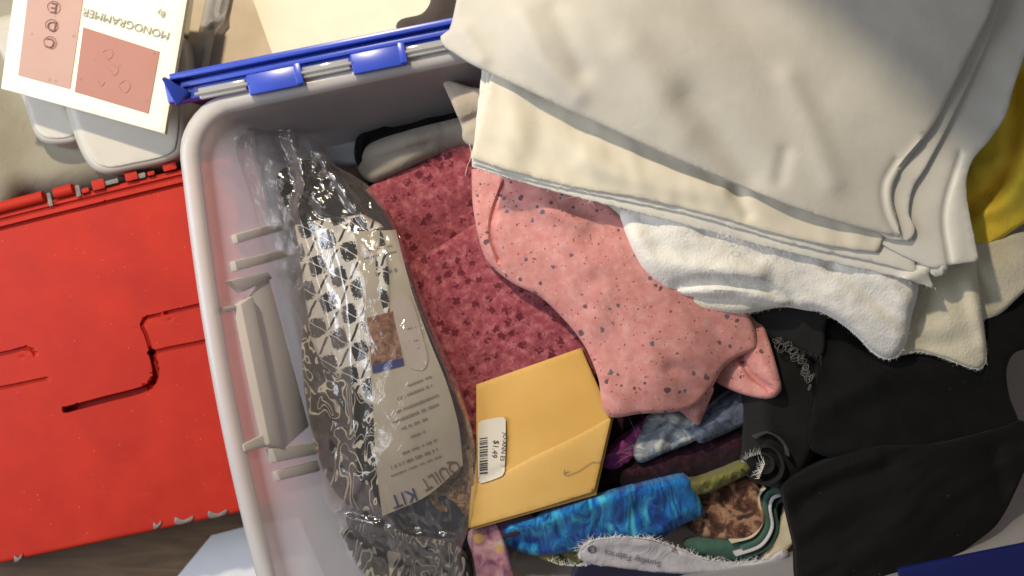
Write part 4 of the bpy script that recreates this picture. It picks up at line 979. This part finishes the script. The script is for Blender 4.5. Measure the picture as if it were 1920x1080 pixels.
# ------------------------------------------------------------------ cream stack on top
CS = thing('cream_fabric_stack', 'tall folded stack of plain cream cotton lying over the back of the bin', 'fabric', at(1380, 250, .17))
wrm = [(.0018, 160, 60, 24, 4)]
def sag(lift):   # the pile slopes gently down to the near corner
    return [(890, 150, .186+lift), (890, 310, .180+lift), (1100, 370, .182+lift), (1400, 430, .184+lift), (1750, 530, .183+lift), (1830, 480, .183+lift), (1700, 200, .196+lift), (1300, 150, .194+lift), (1900, 0, .190+lift), (1000, -60, .192+lift)]
sheet('fold_layer', [(900, 160, 1), (884, 312, 1), (960, 336), (1060, 364), (1250, 412), (1420, 458), (1580, 496), (1700, 524), (1752, 541, 1), (1742, 512), (1760, 470), (1780, 300), (1860, 80), (1920, -70, 1), (930, -70, 1)], surf(sag(-.006), [([(1690, 530), (1745, 500)], .004, 12, 'g')], wrm), M['muslin'], CS, t=.0025, step=9, roll=3, rollz=.001, fray=2)
sheet('fold_layer', [(912, 150, 1), (886, 306, 1), (1000, 340), (1120, 366), (1300, 404), (1480, 456), (1640, 492), (1722, 512, 1), (1716, 490), (1755, 520, 1), (1775, 510), (1770, 440), (1758, 400), (1790, 260), (1870, 60), (1950, -70, 1), (930, -70, 1)], surf(sag(-.003), [([(1770, 500), (1758, 420), (1772, 340)], .003, 9, 'g')], wrm), M['muslin'], CS, t=.0022, step=9, roll=3, rollz=.001, fray=2)
sheet('fold_layer', [(1300, 100), (1600, 420), (1740, 500), (1790, 496), (1836, 489, 1), (1826, 440), (1816, 390), (1812, 340), (1824, 300), (1856, 262), (1884, 220), (1902, 160), (1926, 90), (1990, -70, 1), (1300, -70, 1)], surf(sag(-.0005), [([(1800, 480), (1794, 400), (1800, 330)], .0008, 12, 'g'), ([(1782, 500), (1770, 400), (1800, 290)], -.002, 6, 'g')], wrm), M['muslin'], CS, t=.0022, step=9, roll=3, rollz=.001, fray=1)
sheet('fold_layer', [(924, 128, 1), (906, 200), (882, 296, 1), (960, 322), (1080, 352), (1200, 372), (1350, 408), (1460, 440), (1560, 462), (1646, 474, 1), (1658, 440), (1660, 350), (1720, 240), (1800, 40), (1850, -70, 1), (930, -70, 1)],
      surf(sag(.001), [([(950, 150), (970, 230), (960, 310)], .003, 30, 'g'), ([(1100, 300), (1200, 340), (1350, 360)], .003, 24, 'g'), ([(1380, 360), (1400, 400)], -.004, 14, 'g')], [(.0028, 110, 40, 18, 6), (.0012, 50, 26, 70, 8)]), M['muslin_b'], CS, t=.002, step=8, roll=5, rollz=.002, fray=1.5)
sheet('fold_layer', [(1500, 100), (1600, 380), (1660, 444), (1706, 452, 1), (1716, 430), (1704, 400), (1712, 352), (1738, 310), (1780, 230), (1850, 80), (1900, -70, 1), (1500, -70, 1)], surf(sag(.004), [], wrm), M['muslin'], CS, t=.0016, step=7, roll=2.5, rollz=.0008, fray=1)
zct = surf([(832, 70, .192), (870, 110, .194), (900, 30, .205), (1000, 90, .217), (1100, 40, .225), (1000, 170, .207), (1150, 150, .217), (1250, 280, .205), (1500, 390, .200), (1690, 440, .1945), (1670, 350, .199), (1750, 260, .2025), (1300, 100, .219), (1600, 200, .208), (1880, 0, .206), (1780, 160, .206), (1000, -60, .216), (1400, -60, .214)],
           [([(1690, 438), (1672, 400), (1668, 350), (1690, 310), (1730, 262)], .0014, 7, 'g'), ([(1682, 440), (1660, 395), (1656, 345), (1680, 300)], -.0014, 6, 'g'), ([(870, 60), (900, 110)], .004, 18, 'g'), ([(1290, 190), (1360, 270), (1400, 330)], -.0045, 34, 'g'), ([(1472, 285), (1462, 336)], -.0022, 14, 'g'), ([(1180, 100), (1290, 240)], .003, 40, 'g'),
            ([(980, 30), (1020, 120), (1080, 180)], .0035, 22, 'g'), ([(1040, 20), (1090, 130)], -.003, 22, 'g'), ([(1480, 150), (1530, 260), (1560, 340)], .003, 26, 'g')],
           [(.0036, 320, 130, 52, 6), (.0010, 120, 70, 30, 8)])
sheet('fold_layer', [(842, 56), (826, 68), (834, 88), (852, 100), (880, 118), (925, 140), (990, 170), (1060, 204), (1150, 244), (1250, 290), (1340, 328), (1430, 366), (1520, 400), (1600, 424), (1692, 446, 1), (1684, 410), (1674, 372), (1680, 336), (1706, 296), (1760, 220), (1810, 120), (1860, 20), (1890, -70, 1), (870, -70, 1), (856, 0)],
      zct, M['muslin_top'], CS, t=.0028, step=8, roll=5, rollz=.0025)
fringe('frayed_edge', [(884, 312), (1060, 364), (1250, 412), (1420, 458), (1580, 496), (1700, 524), (1752, 541)], lambda X, Y: np.full(np.shape(X), .1775), 9, 90, M['fibre'], CS, -1, r=.00013, spread=1.5, curl=1)
fringe('frayed_edge', [(900, 300), (1120, 364), (1300, 402), (1480, 455)], lambda X, Y: np.full(np.shape(X), .185), 16, 30, M['fibre'], CS, -1, r=.00012, spread=2, curl=1.5)
pxtube('loose_thread', [(1344, 452), (1348, 438), (1358, 432), (1366, 440), (1356, 446), (1350, 434)], .188, .00022, M['fibre'], CS, sides=4)
pxtube('loose_thread', [(872, 330), (876, 312), (884, 290), (880, 270)], .186, .00018, M['fibre'], CS, sides=4)
